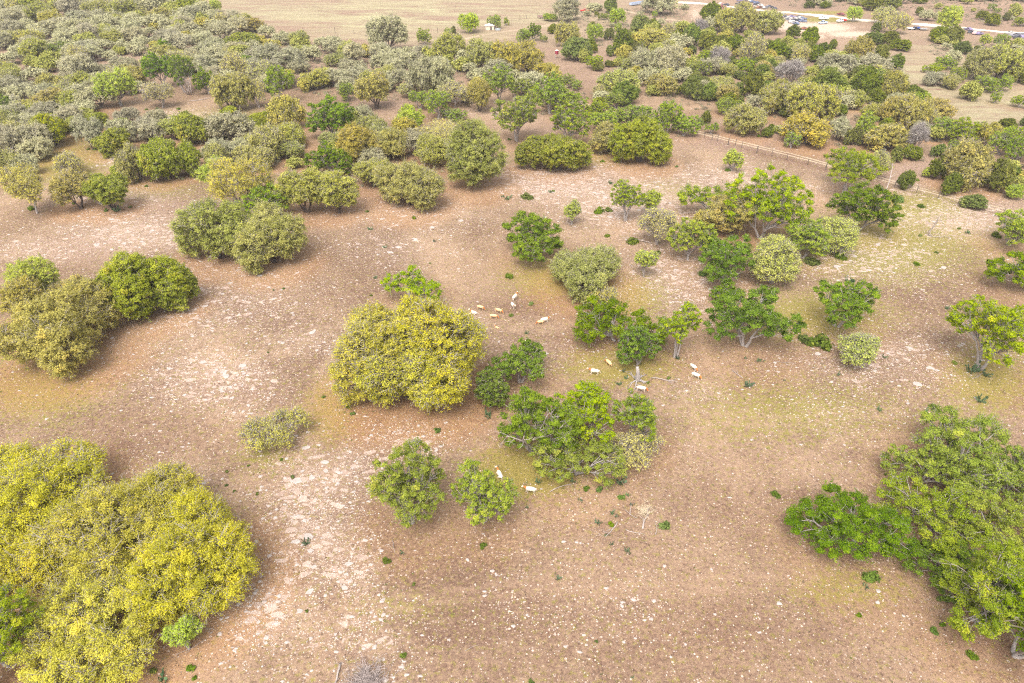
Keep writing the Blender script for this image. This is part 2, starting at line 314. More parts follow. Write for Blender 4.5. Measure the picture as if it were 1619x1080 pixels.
FAR = """
B 73 67 117 90 .2|vivid green tree alone in the grey wood at upper left
D 249 57 269 88 .3|narrow deep green tree behind the dark green grove
D 228 85 275 128 .25
D 262 88 308 136 .25|deep green oak beside the white dead tree
D 306 102 343 150 .15|narrow deep green tree right of the white dead tree
D -15 150 21 192 .1|deep green tree cut by the left edge
L 150 110 212 150 .4|lime green tree with pale trunk on the left clearing
P 225 130 276 165 .25|cream half-bare tree on the left clearing
A 328 113 398 170 .15|golden live oak below the narrow deep green tree
P 388 117 424 172 .25
B 412 107 466 155 .25|bright lime-green oak right of the golden live oak
D 364 87 411 108 .1|low deep green crown in the upper left wood
A 420 150 486 202 .12
V 357 52 416 76 .08
L 331 -2 350 17 .1
V 275 -2 318 20 .1
V 20 -4 72 14 .1
O 42 5 90 32 .1
G 80 -6 150 20 .15
O 125 0 178 28 .15
O 165 -2 215 26 .15
D 484 153 566 218 .15|deep green round oak with pale limbs left of the golden oaks
D 484 226 556 280 .1|deep green oak above the olive live oaks
L 495 108 525 126 .2
B 533 120 562 166 .1
A 560 118 625 168 .2
G 638 90 690 142 .35
G 672 87 724 143 .35
B 645 140 682 165 .35
B 668 140 713 178 .3
L 622 168 674 204 .25|round lime yellow tree in the centre wood
B 692 168 739 192 .1
P 693 130 745 167 .2
A 734 120 782 172 .25
B 763 105 816 150 .3|bright green oak below the big olive clump
G 577 28 643 78 .08|large dark grey-green oak at the edge of the pale field
B 657 46 682 69 .1
O 680 55 735 98 .1
O 735 60 790 114 .08
A 770 62 830 118 .08
A 808 66 858 115 .08
L 725 18 762 49 .1|round lime green tree at the edge of the pale field
B 701 43 716 55 .1
J 712 40 723 53 .1
B 770 22 795 43 .1
B 794 28 807 39 .1
B 814 46 844 68 .08
D 831 37 857 62 .1
B 854 55 866 66 .1
G 869 -4 922 31 .1
L 856 20 882 33 .1
A 878 32 920 74 .08
J 865 38 885 52 .1
L 963 8 990 40 .1
G 924 5 956 18 .1
J 952 -4 979 18 .1
J 996 25 1028 53 .08
J 1021 30 1046 50 .08
B 1030 16 1041 28 .05
G 1016 -10 1071 22 .05
L 927 35 956 63 .1
J 955 42 973 63 .08
J 964 45 1001 86 .05
J 925 62 945 83 .05
A 969 72 1001 98 .05
J 957 70 973 90 .05
J 888 60 936 95 .08
O 912 75 936 98 .08
B 924 86 956 110 .05
J 954 95 970 106 .02
J 937 97 955 113 .02
G 998 73 1045 118 .05
G 1030 74 1085 120 .05
J 1004 65 1021 80 .05
A 1006 48 1060 76 .1
J 1040 43 1066 56 .05
A 1021 118 1073 150 .1
O 948 112 1012 150 .08
G 1008 107 1042 135 .08
J 964 130 1011 166 .05
J 974 150 1001 168 .02
J 937 153 961 169 .02
P 936 135 962 156 .1
G 812 115 872 148 .1
B 843 119 898 170 .25
B 872 140 932 184 .2
B 776 143 859 207 .32|spreading bright green tree with a dark straight trunk
B 868 165 934 216 .3|dark-stemmed green tree right of the spreading bright green tree
B 928 172 985 212 .1
B 980 160 1040 205 .1
B 1030 150 1080 216 .1
B 1060 180 1106 216 .1
B 1097 184 1115 206 .2
B 1114 193 1136 211 .2
J 1107 172 1126 198 .1
J 1109 4 1141 33 .03
O 1124 14 1168 50 .06
O 1150 7 1198 50 .06
O 1188 17 1238 52 .06
J 1244 40 1267 61 .03
J 1267 43 1298 70 .03
J 1309 62 1326 76 .02
J 1078 36 1110 72 .05
J 1102 50 1137 80 .05
N 1096 30 1121 52 .1
N 1121 74 1156 106 .05
J 1147 55 1176 80 .05
A 1133 48 1162 66 .05
P 1170 55 1215 98 .1
J 1211 65 1246 93 .05
O 1244 62 1276 92 .05
J 1270 64 1291 86 .05
J 1276 72 1304 97 .05
A 1194 80 1236 100 .05
O 1078 88 1110 120 .05
G 1100 90 1138 120 .05
J 1147 90 1169 106 .02
L 1171 92 1189 106 .02
G 1294 85 1352 122 .05
N 1229 95 1272 132 .05
A 1189 98 1226 122 .05
J 1078 120 1113 157 .05
J 1108 124 1136 166 .05
A 1129 130 1166 166 .05
J 1157 130 1181 152 .05
J 1174 112 1212 156 .05
O 1198 128 1256 180 .05
O 1240 130 1322 196 .05|broad olive live oak in the right-hand wood
J 1280 108 1342 152 .05
B 1128 155 1162 181 .05
O 1146 165 1213 216 .05|pale olive round oak beside the two-rut track
J 1204 200 1223 218 .02
L 1223 197 1244 213 .05
A 1240 180 1322 234 .05
G 1308 184 1348 226 .05
B 1240 206 1266 238 .05
B 1344 177 1392 230 .05
J 1336 195 1365 236 .02
A 1368 196 1437 242 .05|golden round oak behind the flat-topped light green tree
N 1432 192 1472 240 .2|leafless pale grey tree in the right-hand wood
J 1406 228 1431 260 .02
J 1427 228 1456 254 .02
P 1372 236 1416 262 .7
A 1386 148 1432 200 .1
A 1418 148 1476 205 .15
B 1474 185 1522 220 .1
B 1498 186 1547 228 .1
A 1543 190 1582 232 .2
B 1566 196 1606 250 .1
B 1590 205 1632 262 .1
A 1484 224 1569 300 .03|large golden domed oak in the right-hand wood near the track
J 1466 240 1500 293 .03
J 1554 250 1602 306 .03
L 1586 290 1622 316 .03
L 1458 264 1478 281 .05
J 1486 272 1521 310 .02|yellow-green conical juniper in front of the golden domed oak
J 1419 266 1449 302 .02|dark juniper beside the track
J 1523 307 1562 333 .02|low round juniper at the fence line
L 1339 5 1364 36 .05|round lime green tree beside the red and white truck
J 1364 -6 1400 16 .02
J 1398 -8 1430 15 .02
P 1376 10 1420 36 .1
P 1394 18 1438 50 .1
J 1377 36 1397 50 .02
J 1365 50 1401 71 .02
J 1393 50 1421 73 .02
A 1332 60 1379 96 .05
J 1379 70 1406 96 .02
G 1359 85 1411 116 .05
J 1409 62 1441 81 .02
J 1407 85 1431 112 .02
J 1348 98 1392 160 .02
A 1388 112 1438 152 .05
J 1371 140 1401 167 .02
L 1478 9 1526 46 .08
J 1466 42 1500 66 .02
J 1490 42 1527 68 .02
O 1479 57 1501 70 .02
J 1446 11 1461 24 .02
G 1454 17 1481 33 .02
J 1545 17 1563 31 .02
J 1557 22 1581 40 .02
B 1602 26 1632 42 .02
J 1584 20 1600 32 .02
O 1596 9 1616 28 .05
L 1548 50 1567 75 .2
B 1569 53 1595 74 .03
O 1594 62 1618 78 .02
O 1520 75 1575 126 .03
O 1555 69 1616 130 .03
J 1508 65 1536 86 .02
G 1489 80 1521 101 .02
B 1459 100 1496 116 .02
B 1479 90 1511 110 .02
G 1457 114 1496 136 .02
O 1484 119 1521 141 .02
B 1500 104 1526 131 .02
O 1515 130 1551 159 .02
B 1540 120 1581 146 .02
B 1574 118 1601 146 .02
B 1564 143 1584 163 .02
B 1600 148 1627 171 .02
J 1606 102 1642 132 .02
V 50 180 106 216 .4
O 98 185 127 207 .4
G 114 185 162 224 .35
V 148 205 206 247 .05
G 168 190 214 228 .05
G 205 188 262 226 .05
G -18 200 40 246 .15
G 20 193 76 238 .2
G 30 220 86 256 .1
O -18 235 40 282 .05
G 20 245 62 280 .05
O 182 228 242 288 .1
V 222 222 290 284 .1
V 268 180 332 230 .05
G 328 178 402 228 .05
O 393 198 456 254 .05
O 436 222 484 254 .03
O 318 224 364 272 .1
V 268 228 322 276 .1
O 368 228 432 272 .05
O 453 248 482 268 .05
G 553 168 596 202 .1
"""
FT = dict(Y='yellow live oak', V='yellow-green live oak', A='golden live oak', O='olive live oak', G='grey-green live oak', B='bright green oak',
          D='deep green oak', L='lime green tree', W='thin yellow tree', Q='fine-twigged pale lime tree', J='dark juniper', P='half-bare pale tree', N='bare grey tree')
NAME = dict(Y='live_oak', V='live_oak', A='live_oak', O='live_oak', G='live_oak', B='post_oak', D='post_oak', L='elm_tree', J='juniper_tree', P='budding_tree', W='budding_tree', Q='budding_tree', N='leafless_tree')
CAT = dict(Y='live oak', V='live oak', A='live oak', O='live oak', G='live oak', B='oak tree', D='oak tree', L='elm tree', J='juniper', P='budding tree', W='budding tree', Q='budding tree', N='dead tree')
GRP = dict(live_oak='live oaks scattered over the pasture and in the woods', post_oak='green oaks scattered over the pasture', elm_tree='lime green trees', juniper_tree='junipers among the oaks', budding_tree='thin budding trees', leafless_tree='leafless grey trees')

def solve(kind, x0, y0, x1, y1, clear):
    """crown box -> base point, radius, half height, crown centre height"""
    cx, cy = (x0 + x1) / 2, (y0 + y1) / 2
    zc = 3.0
    for _ in range(6):
        p = at(cx, cy, zc)
        d = math.sqrt(p.x ** 2 + p.y ** 2 + (CAM_H - p.z) ** 2)
        zdepth = p.y * CP - (p.z - CAM_H) * SP
        s = FPX / zdepth
        R = (x1 - x0) / 2 / s
        sd = (CAM_H - p.z) / d; cd = math.sqrt(max(0, 1 - sd * sd))
        lo, hi = (0.40, 1.0) if kind in 'YVAOG' else ((0.42, 1.15) if kind in 'BDLPNWQ' else (0.6, 1.2))
        def ext(hz):
            zc_ = hz * (0.64 + 2.0 * clear + 4 * max(0, clear - .18))
            low = min(zc_ - 0.3, hz * 0.6)
            return s * math.hypot(R * sd, hz * cd), s * (R * sd * 0.92 + low * cd), zc_
        a_, b_ = lo * R, hi * R
        for _k in range(18):
            m_ = (a_ + b_) / 2; T_, B_, zz = ext(m_)
            if T_ + B_ < (y1 - y0): a_ = m_
            else: b_ = m_
        hz = (a_ + b_) / 2; T_, B_, zc = ext(hz); slack = (y1 - y0) - T_ - B_; cy = y0 + T_ + slack / 2
    b = at(cx, cy, zc); b.z = float(HH(b.x, b.y))
    return b, R, hz, zc
TREES = []
def parse(txt, near):
    for ln in txt.strip().splitlines():
        a, _, lab = ln.partition('|'); f = a.split()
        k = f[0]; x0, y0, x1, y1 = map(float, f[1:5]); c = float(f[5])
        c = c if c < .13 else .13 + (c - .13) * .6
        b, R, hz, zc = solve(k, x0, y0, x1, y1, c)
        TREES.append(dict(k=k, b=b, R=R, hz=hz, zc=zc, label=lab.strip() or None, near=near, px=(x0 + x1) / 2, py=(y0 + y1) / 2, box=(x0, y0, x1, y1)))
parse(NEAR, True); parse(FAR, False)

# fill of the woods: ground polygons in the frame, crown radius, mix of kinds
FILLS = [
 ([(140, 190), (260, 178), (400, 185), (480, 215), (480, 262), (400, 275), (330, 285), (210, 290), (170, 260)], 4.6, 'OGVOG', 22),
 ([(520, 200), (640, 205), (700, 235), (700, 280), (600, 300), (530, 290)], 4.4, 'OAOVG', 10),
 ([(540, 120), (640, 125), (770, 130), (770, 170), (640, 160), (540, 170)], 4.2, 'GAOGOP', 14),
 ([(820, 120), (950, 150), (1080, 195), (1080, 218), (960, 205), (830, 175)], 4.2, 'BGBOB', 12),
 ([(1180, 195), (1350, 215), (1480, 240), (1640, 250), (1640, 320), (1560, 300), (1450, 262), (1330, 235), (1180, 205)], 3.6, 'JABOAJ', 16),
 ([(-60, -14), (270, -14), (330, 22), (400, 52), (470, 72), (560, 92), (640, 100), (640, 140), (560, 160), (470, 150), (330, 130), (230, 118), (215, 165), (120, 178), (-60, 182)], 5.6, 'GGGGOGOGGGAP', 420),
 ([(-60, 186), (150, 172), (165, 195), (60, 232), (-60, 262)], 5.2, 'GOGVGO', 44),
 ([(560, 85), (700, 92), (860, 118), (900, 140), (760, 130), (640, 112)], 5.0, 'GGOAG', 26),
 ([(1000, 55), (1120, 45), (1330, 85), (1470, 160), (1500, 232), (1430, 215), (1330, 190), (1180, 190), (1080, 170), (950, 140)], 4.4, 'JOGJAJGOBJP', 190),
 ([(1200, -12), (1680, -14), (1690, 8), (1440, 6), (1290, 14), (1215, 6)], 4.6, 'JGJJGO', 90),
 ([(1470, 215), (1680, 190), (1690, 320), (1610, 300), (1500, 262)], 3.4, 'JBOJA', 16),
 ([(1460, 70), (1660, 60), (1680, 140), (1590, 150), (1500, 125)], 2.8, 'GBOJG', 14),
 ([(870, 20), (1100, 10), (1110, 50), (1000, 60), (900, 90)], 2.6, 'JGBLG', 12),
 ([(1420, 8), (1660, 14), (1680, 40), (1560, 40), (1430, 20)], 2.6, 'JGBO', 14),
]
HOLES = [(112, 30, 32, 8), (212, 104, 34, 13), (352, 73, 30, 8), (180, 160, 40, 10), (1290, 62, 60, 18), (1140, 60, 0, 0), (1240, 28, 50, 14), (1105, 30, 20, 25), (1410, 130, 0, 0), (1400, 180, 22, 14),
         (1205, 225, 60, 14), (950, 120, 40, 12), (1050, 140, 0, 0), (560, 60, 30, 20), (1340, 95, 25, 6), (240, 178, 60, 12), (1190, 8, 45, 14), (1440, 50, 60, 8), (1570, 165, 60, 30), (1445, 45, 30, 10), (1600, 52, 40, 8), (540, 178, 25, 12), (450, 210, 25, 10)]
TRACK = [(760, 100), (840, 130), (925, 165), (960, 177), (1040, 195), (1113, 211), (1155, 222), (1197, 232), (1247, 244), (1297, 257), (1350, 271), (1402, 285), (1442, 296), (1482, 306), (1530, 318), (1577, 330), (1640, 346), (1720, 368)]
ROAD = [(1040, 2), (1110, 6), (1165, 12), (1215, 18), (1255, 21), (1300, 25), (1340, 29), (1372, 33), (1440, 38), (1500, 43), (1560, 48), (1620, 53), (1720, 62)]
def in_poly(x, y, P):
    c = False; n = len(P)
    for i in range(n):
        x1, y1 = P[i]; x2, y2 = P[(i + 1) % n]
        if (y1 > y) != (y2 > y) and x < (x2 - x1) * (y - y1) / (y2 - y1) + x1: c = not c
    return c
def dseg(x, y, pts, ky=1.0):
    best = 1e9
    for (a, b), (c, d) in zip(pts[:-1], pts[1:]):
        vx, vy = c - a, (d - b) * ky; wx, wy = x - a, (y - b) * ky
        t = max(0, min(1, (vx * wx + vy * wy) / (vx * vx + vy * vy)))
        best = min(best, math.hypot(wx - t * vx, wy - t * vy))
    return best
rf = random.Random(11)
for poly, Rm, mix, nmax in FILLS:
    W = [at(px, max(py, -60)) for px, py in poly]; wp = [(w.x, w.y) for w in W]
    xs = [p[0] for p in wp]; ys = [p[1] for p in wp]; cnt = 0; tries = 0
    while cnt < nmax and tries < nmax * 60:
        tries += 1
        x, y = rf.uniform(min(xs), max(xs)), rf.uniform(min(ys), max(ys))
        if not in_poly(x, y, wp): continue
        px, py = pix(x, y)
        if any(a and ((px - hx) / a) ** 2 + ((py - hy) / b) ** 2 < 1 for hx, hy, a, b in HOLES): continue
        if dseg(px, py, TRACK, 2) < 16 or dseg(px, py, ROAD, 3) < 9: continue
        R = Rm * rf.uniform(0.65, 1.3); k = rf.choice(mix)
        if k == 'J': R *= 0.7
        if any((t['b'].x - x) ** 2 + (t['b'].y - y) ** 2 < ((t['R'] + R) * 0.47) ** 2 for t in TREES): continue
        hz = R * (rf.uniform(0.5, 0.75) if k in 'GOVA' else rf.uniform(0.65, 1.0)); cl = rf.uniform(0.02, 0.24) if k in 'GO' else 0.05
        z = float(HH(x, y)); ppx = pix(x, y, z + hz)
        TREES.append(dict(k=k, b=Vector((x, y, z)), R=R, hz=hz, zc=hz * (.64 + 2.0 * cl), label=None, near=False, px=ppx[0], py=ppx[1], box=None)); cnt += 1

# ------------------------------------------------------------------ ground
def gblob(X, Y, items):
    out = np.zeros_like(X)
    for cx, cy, rx, ry, w in items:
        q = ((X - cx) / rx) ** 2 + ((Y - cy) / ry) ** 2
        out = np.maximum(out, w * np.exp(-q * 0.9))
    return out
STONE = [(330, 470, 230, 120, .55), (215, 368, 130, 34, .95), (60, 395, 90, 30, .6), (345, 600, 120, 60, .8), (500, 770, 80, 70, .9), (500, 860, 80, 80, .9), (430, 960, 90, 70, .85), (560, 900, 45, 60, .8),
         (1010, 320, 160, 50, 1.0), (900, 290, 130, 36, 1.0), (1080, 440, 120, 60, .75), (1150, 285, 110, 34, .85), (1380, 410, 130, 46, .85), (1510, 345, 110, 34, 1.0), (1390, 570, 160, 60, .6),
         (1330, 650, 120, 40, .4), (850, 560, 80, 30, .5), (620, 390, 130, 60, .45), (640, 700, 70, 34, .75), (560, 740, 50, 50, .85), (290, 185, 70, 14, .85), (190, 255, 50, 14, .8), (180, 310, 120, 25, .65),
         (270, 770, 120, 60, .45), (560, 1010, 120, 60, .5), (930, 960, 160, 50, .3), (650, 340, 160, 40, .5), (430, 210, 40, 16, .6), (760, 180, 60, 12, .5), (1430, 300, 60, 20, .6), (1280, 300, 90, 24, .6), (1100, 620, 60, 30, .4), (480, 540, 90, 40, .5)]
GREEN = [(60, 620, 110, 60, .6), (1000, 470, 60, 36, .7), (1400, 390, 160, 60, .8), (830, 745, 90, 44, 1.0), (975, 580, 90, 30, .9), (1250, 650, 220, 60, .5), (1560, 600, 70, 60, .8), (60, 250, 160, 50, .7), (250, 300, 120, 20, .4),
         (520, 650, 50, 60, .6), (880, 440, 90, 36, .7), (350, 190, 120, 20, .6), (1440, 330, 100, 30, .8), (1180, 320, 100, 30, .4), (1290, 500, 120, 40, .8), (1340, 930, 120, 40, .5), (640, 960, 120, 30, .35), (420, 720, 60, 30, .5), (1050, 300, 60, 20, .4), (900, 250, 100, 16, .6), (1310, 31, 50, 5, 1.0), (1300, 20, 80, 3, .8)]
MULCH = [(200, 700, 170, 50, .7), (380, 618, 90, 24, .9), (1100, 1000, 420, 90, .55), (830, 480, 60, 26, .8), (1250, 800, 200, 70, .45), (480, 470, 90, 14, .4), (950, 700, 50, 30, .6), (1550, 1000, 120, 60, .7), (1000, 860, 80, 40, .4)]
PINK = [(215, 103, 60, 14, 1), (350, 73, 50, 10, 1), (112, 30, 50, 10, 1), (1200, 222, 170, 16, 1), (1450, 268, 120, 26, 1), (1400, 178, 50, 22, 1), (1570, 330, 120, 20, .8), (950, 60, 150, 60, .8), (950, 120, 60, 24, .7), (1500, 25, 160, 20, .9), (620, 165, 60, 14, .8),
        (290, 330, 110, 24, .6), (130, 395, 70, 20, .8), (850, 200, 60, 20, .6), (530, 320, 40, 30, .7), (1480, 60, 140, 20, .5), (1350, 110, 80, 30, .7), (1590, 250, 60, 30, .8), (640, 305, 120, 30, .4), (760, 90, 80, 20, .5), (870, 300, 60, 20, .5)]
PALEG = [(620, 25, 330, 42, 1), (400, 20, 120, 24, 1), (1450, 130, 110, 60, .85), (1580, 180, 120, 50, .9), (1200, 34, 60, 4, .3), (860, 22, 90, 20, .8)]
CALI = [(1290, 44, 60, 9, 1), (1250, 40, 40, 8, .9), (1345, 54, 50, 6, .8), (1240, 33, 30, 8, .7), (1100, 22, 16, 18, .5), (1400, 55, 50, 4, .5), (1195, 9, 50, 8, .35), (1285, 58, 25, 5, .8)]
def axis_coords(segs):
    out = []
    for a, b, st in segs: out += list(np.arange(a, b, st))
    return np.array(out + [segs[-1][1]])
gx = axis_coords([(-5000, -900, 400), (-900, -420, 20), (-420, -170, 4), (-170, 170, 0.9), (170, 420, 4), (420, 900, 20), (900, 5001, 400)])
gy = axis_coords([(-400, -40, 30), (-40, 15, 5), (15, 190, 0.9), (190, 330, 1.6), (330, 620, 3), (620, 1200, 30), (1200, 9001, 600)])
GX, GY = np.meshgrid(gx, gy); nx_, ny_ = len(gx), len(gy)
GZ = HH(GX, GY); far_ = (np.abs(GX) > 900) | (GY > 1200); GZ = np.where(far_, 0, GZ)
V = np.stack([GX.ravel(), GY.ravel(), GZ.ravel()], 1)
ii = np.arange(nx_ - 1)[None, :] + np.arange(ny_ - 1)[:, None] * nx_
Fg = np.stack([ii, ii + 1, ii + 1 + nx_, ii + nx_], -1).reshape(-1, 4)
gme = np_mesh('ground', V, Fg, smooth=True)
safe = np.maximum(V[:, 1], 6.0)
PXg, PYg = pix(V[:, 0], safe, V[:, 2])
rng0 = np.random.default_rng(5)
m_stone = np.maximum(gblob(PXg, PYg, STONE), 0.10)
m_green = np.maximum(gblob(PXg, PYg, GREEN), 0.12)
m_mulch = gblob(PXg, PYg, MULCH); m_pink = gblob(PXg, PYg, PINK); m_pale = gblob(PXg, PYg, PALEG); m_cal = gblob(PXg, PYg, CALI)
fdist = np.full(len(V), 99.0); near_f = (np.abs(PXg - 1270) < 430) & (np.abs(PYg - 260) < 150)
fpts = np.array([at(x_, y_ + 9)[:2] for x_, y_ in TRACK]); vv = V[near_f][:, :2]; bd = np.full(len(vv), 99.0)
for a_, b_ in zip(fpts[:-1], fpts[1:]):
    e_ = b_ - a_; tt_ = np.clip(((vv - a_) @ e_) / (e_ @ e_), 0, 1); bd = np.minimum(bd, np.linalg.norm(vv - a_ - tt_[:, None] * e_, axis=1))
fdist[near_f] = bd; m_mulch = np.maximum(m_mulch, np.clip(1.8 - fdist / 1.6, 0, 1))
m_pink = np.maximum(m_pink, np.clip((150 - PYg) / 60, 0, 0.7))
m_stone = m_stone * np.clip((PYg - 120) / 60, 0.05, 1)
m_lit = np.zeros(len(V))
for t in TREES:
    if t['py'] > 150 and t['k'] in 'YVAOGDB':
        w = {'Y': 1.0, 'V': .9, 'A': .9, 'O': .85, 'G': .6, 'D': .35, 'B': .35}[t['k']]
        q = ((V[:, 0] - t['b'].x) ** 2 + (V[:, 1] - (t['b'].y - 0.25 * t['R'])) ** 2) / (1.25 * t['R'] + 1.5) ** 2
        m_lit = np.maximum(m_lit, w * np.clip(1.6 - 1.3 * q, 0, 1))
def colattr(me, name, a, b, c, d):
    at_ = me.attributes.new(name, 'FLOAT_COLOR', 'POINT')
    at_.data.foreach_set('color', np.stack([a, b, c, d], 1).astype(np.float32).ravel())
colattr(gme, 'm1', m_stone, m_green, m_lit, m_mulch)
TRAILS = [[(1045, 600), (1085, 640), (1110, 690), (1150, 740), (1190, 780), (1220, 805)], [(1190, 800), (1240, 750), (1330, 700), (1430, 690)], [(480, 985), (620, 955), (850, 925), (1050, 930), (1280, 915)], [(1040, 645), (1200, 668), (1420, 650)], [(1100, 650), (1135, 700), (1190, 760)], [(1000, 560), (900, 600), (760, 700)]]
m_trail = np.zeros(len(V)); vis_ = (PYg > 500) & (PYg < 1150) & (PXg > 300) & (PXg < 1600) & (V[:, 1] < 200)
for tr_l in TRAILS:
    pp_ = np.array([at(*q_)[:2] for q_ in tr_l]); vv = V[vis_][:, :2]; bd = np.full(len(vv), 99.0)
    for a_, b_ in zip(pp_[:-1], pp_[1:]):
        e_ = b_ - a_; tt_ = np.clip(((vv - a_) @ e_) / (e_ @ e_), 0, 1); bd = np.minimum(bd, np.linalg.norm(vv - a_ - tt_[:, None] * e_, axis=1))
    m_trail[vis_] = np.maximum(m_trail[vis_], np.exp(-((bd - .8) / .5) ** 2))
colattr(gme, 'm2', m_pink, m_pale, m_cal, m_trail)

def ground_material():
    t = NT('stony pasture ground'); co = t.n('ShaderNodeTexCoord').outputs['Object']
    m1 = t.attr('m1'); m2 = t.attr('m2')
    s1 = t.n('ShaderNodeSeparateColor'); t.l(m1.outputs['Color'], s1.inputs[0]); s2 = t.n('ShaderNodeSeparateColor'); t.l(m2.outputs['Color'], s2.inputs[0])
    stone, green, litter, mulch = s1.outputs[0], s1.outputs[1], s1.outputs[2], m1.outputs['Alpha']
    pink, pale, cal = s2.outputs
    nL = t.noise(co, 0.05, 4, 0.55); nM = t.noise(co, 0.35, 5, 0.65); nS = t.noise(co, 2.2, 4, 0.7); nF = t.noise(co, 6.5, 3, 0.75)
    nM2 = t.noise(co, 0.9, 6, 0.7, 0.6)
    c = t.mix(t.rng(nM, 0.35, 0.65), (0.235, 0.165, 0.125), (0.37, 0.285, 0.21))
    c = t.mix(t.rng(nL, 0.38, 0.62, 0, 0.6), c, (0.30, 0.215, 0.155))
    nB = t.noise(co, 0.022, 5, 0.62, 1.2); c = t.mix(t.rng(nB, 0.46, 0.60, 0, 0.7), c, (0.15, 0.095, 0.075)); c = t.mix(t.rng(nB, 0.47, 0.36, 0, 0.6), c, (0.44, 0.33, 0.24))
    # dry thatch: tan and dark flecks
    c = t.mix(t.rng(nS, 0.50, 0.66, 0, 0.75), c, (0.45, 0.345, 0.235))
    c = t.mix(t.rng(nS, 0.46, 0.34, 0, 0.75), c, (0.125, 0.08, 0.065))
    c = t.mix(t.rng(nF, 0.42, 0.32, 0, 0.8), c, (0.10, 0.065, 0.05))
    c = t.mix(t.rng(nF, 0.60, 0.72, 0, 0.7), c, (0.55, 0.41, 0.28))
    c = t.mix(t.math('MULTIPLY', mulch, t.rng(nM2, 0.35, 0.6, 0.15, 1.0)), c, t.mix(t.rng(nF, 0.4, 0.6), (0.11, 0.065, 0.055), (0.27, 0.17, 0.12)))
    c = t.mix(t.math('MULTIPLY', pink, t.rng(nM2, 0.3, 0.6, 0.35, 0.95)), c, t.mix(t.rng(nS, 0.35, 0.65), (0.26, 0.185, 0.16), (0.44, 0.335, 0.285)))
    # long dry grass of the far pastures, laid in streaks
    mp = t.n('ShaderNodeMapping'); t.l(co, mp.inputs[0]); mp.inputs['Scale'].default_value = (0.055, 0.22, 1)
    st = t.noise(mp.outputs[0], 1.0, 6, 0.75, 0.5)
    pc = t.mix(t.rng(st, 0.35, 0.62), (0.36, 0.27, 0.18), (0.60, 0.56, 0.34)); pc = t.mix(t.rng(st, 0.43, 0.36), pc, (0.32, 0.17, 0.15))
    pc = t.mix(t.rng(nM2, 0.45, 0.65, 0, 0.5), pc, (0.42, 0.42, 0.24)); mp4 = t.n('ShaderNodeMapping'); t.l(co, mp4.inputs[0]); mp4.inputs['Scale'].default_value = (0.018, 0.07, 1); s4 = t.noise(mp4.outputs[0], 1.0, 5, 0.7, 0.8); pc = t.mix(t.rng(s4, 0.5, 0.62, 0, .75), pc, (0.38, 0.24, 0.19)); pc = t.mix(t.rng(s4, 0.45, 0.34, 0, .8), pc, (0.62, 0.60, 0.34)); pc = t.mix(1.0, pc, (0.78, 0.84, 0.92), 'MULTIPLY')
    c = t.mix(t.math('MULTIPLY', pale, t.rng(nM, 0.25, 0.5, 0.6, 1.0)), c, pc)
    c = t.mix(t.math('MULTIPLY', t.rng(stone, 0.25, 1.0, 0, 0.42), t.rng(nM2, 0.35, 0.6, 0.2, 1.0)), c, (0.56, 0.455, 0.385))
    # moss and low green growth
    gf = t.math('ADD', t.noise(co, 1.3, 6, 0.75), t.math('MULTIPLY', green, 0.34))
    gcol = t.mix(t.rng(nF, 0.4, 0.65), (0.19, 0.19, 0.03), (0.37, 0.38, 0.08))
    c = t.mix(t.rng(gf, 0.56, 0.72, 0, 0.8), c, gcol)
    # fallen oak leaves
    lf = t.math('MULTIPLY', litter, t.rng(nF, 0.38, 0.5, 0.45, 1.0))
    lc = t.mix(t.rng(t.noise(co, 5.0, 3, 0.8), 0.4, 0.6), (0.30, 0.155, 0.075), (0.60, 0.37, 0.17))
    c = t.mix(t.math('MULTIPLY', lf, 0.48), c, lc)
    # caliche
    cf = t.rng(t.math('ADD', cal, t.rng(nM2, 0.3, 0.7, -0.35, 0.35)), 0.35, 0.6)
    c = t.mix(cf, c, t.mix(t.rng(nS, 0.3, 0.7), (0.50, 0.41, 0.32), (0.68, 0.60, 0.51)))
    # bedrock pavement showing through in flat plates
    vo = t.n('ShaderNodeTexVoronoi', feature='DISTANCE_TO_EDGE'); mp2 = t.n('ShaderNodeMapping'); mp2.inputs['Scale'].default_value = (0.55, 0.9, 1); t.l(t.mix(0.12, co, t.n('ShaderNodeTexNoise').outputs['Color'], 'ADD'), mp2.inputs[0]); t.l(mp2.outputs[0], vo.inputs['Vector']); vo.inputs['Scale'].default_value = 1.1
    vc = t.n('ShaderNodeTexVoronoi'); t.l(mp2.outputs[0], vc.inputs['Vector']); vc.inputs['Scale'].default_value = 1.1
    sepc = t.n('ShaderNodeSeparateColor'); t.l(vc.outputs['Color'], sepc.inputs[0])
    pf = t.math('MULTIPLY', t.rng(vo.outputs[0], 0.10, 0.16), t.math('GREATER_THAN', t.math('ADD', t.math('MULTIPLY', stone, 0.62), t.math('MULTIPLY', nM2, 0.5)), t.math('ADD', t.math('MULTIPLY', sepc.outputs[0], 0.5), 0.48)))
    pcol = t.mix(sepc.outputs[1], (0.46, 0.37, 0.32), (0.62, 0.54, 0.49))
    c = t.mix(t.math('MULTIPLY', pf, t.rng(nS, 0.3, 0.5, 0.4, 0.9)), c, pcol)
    # pebbles
    hgt = nS
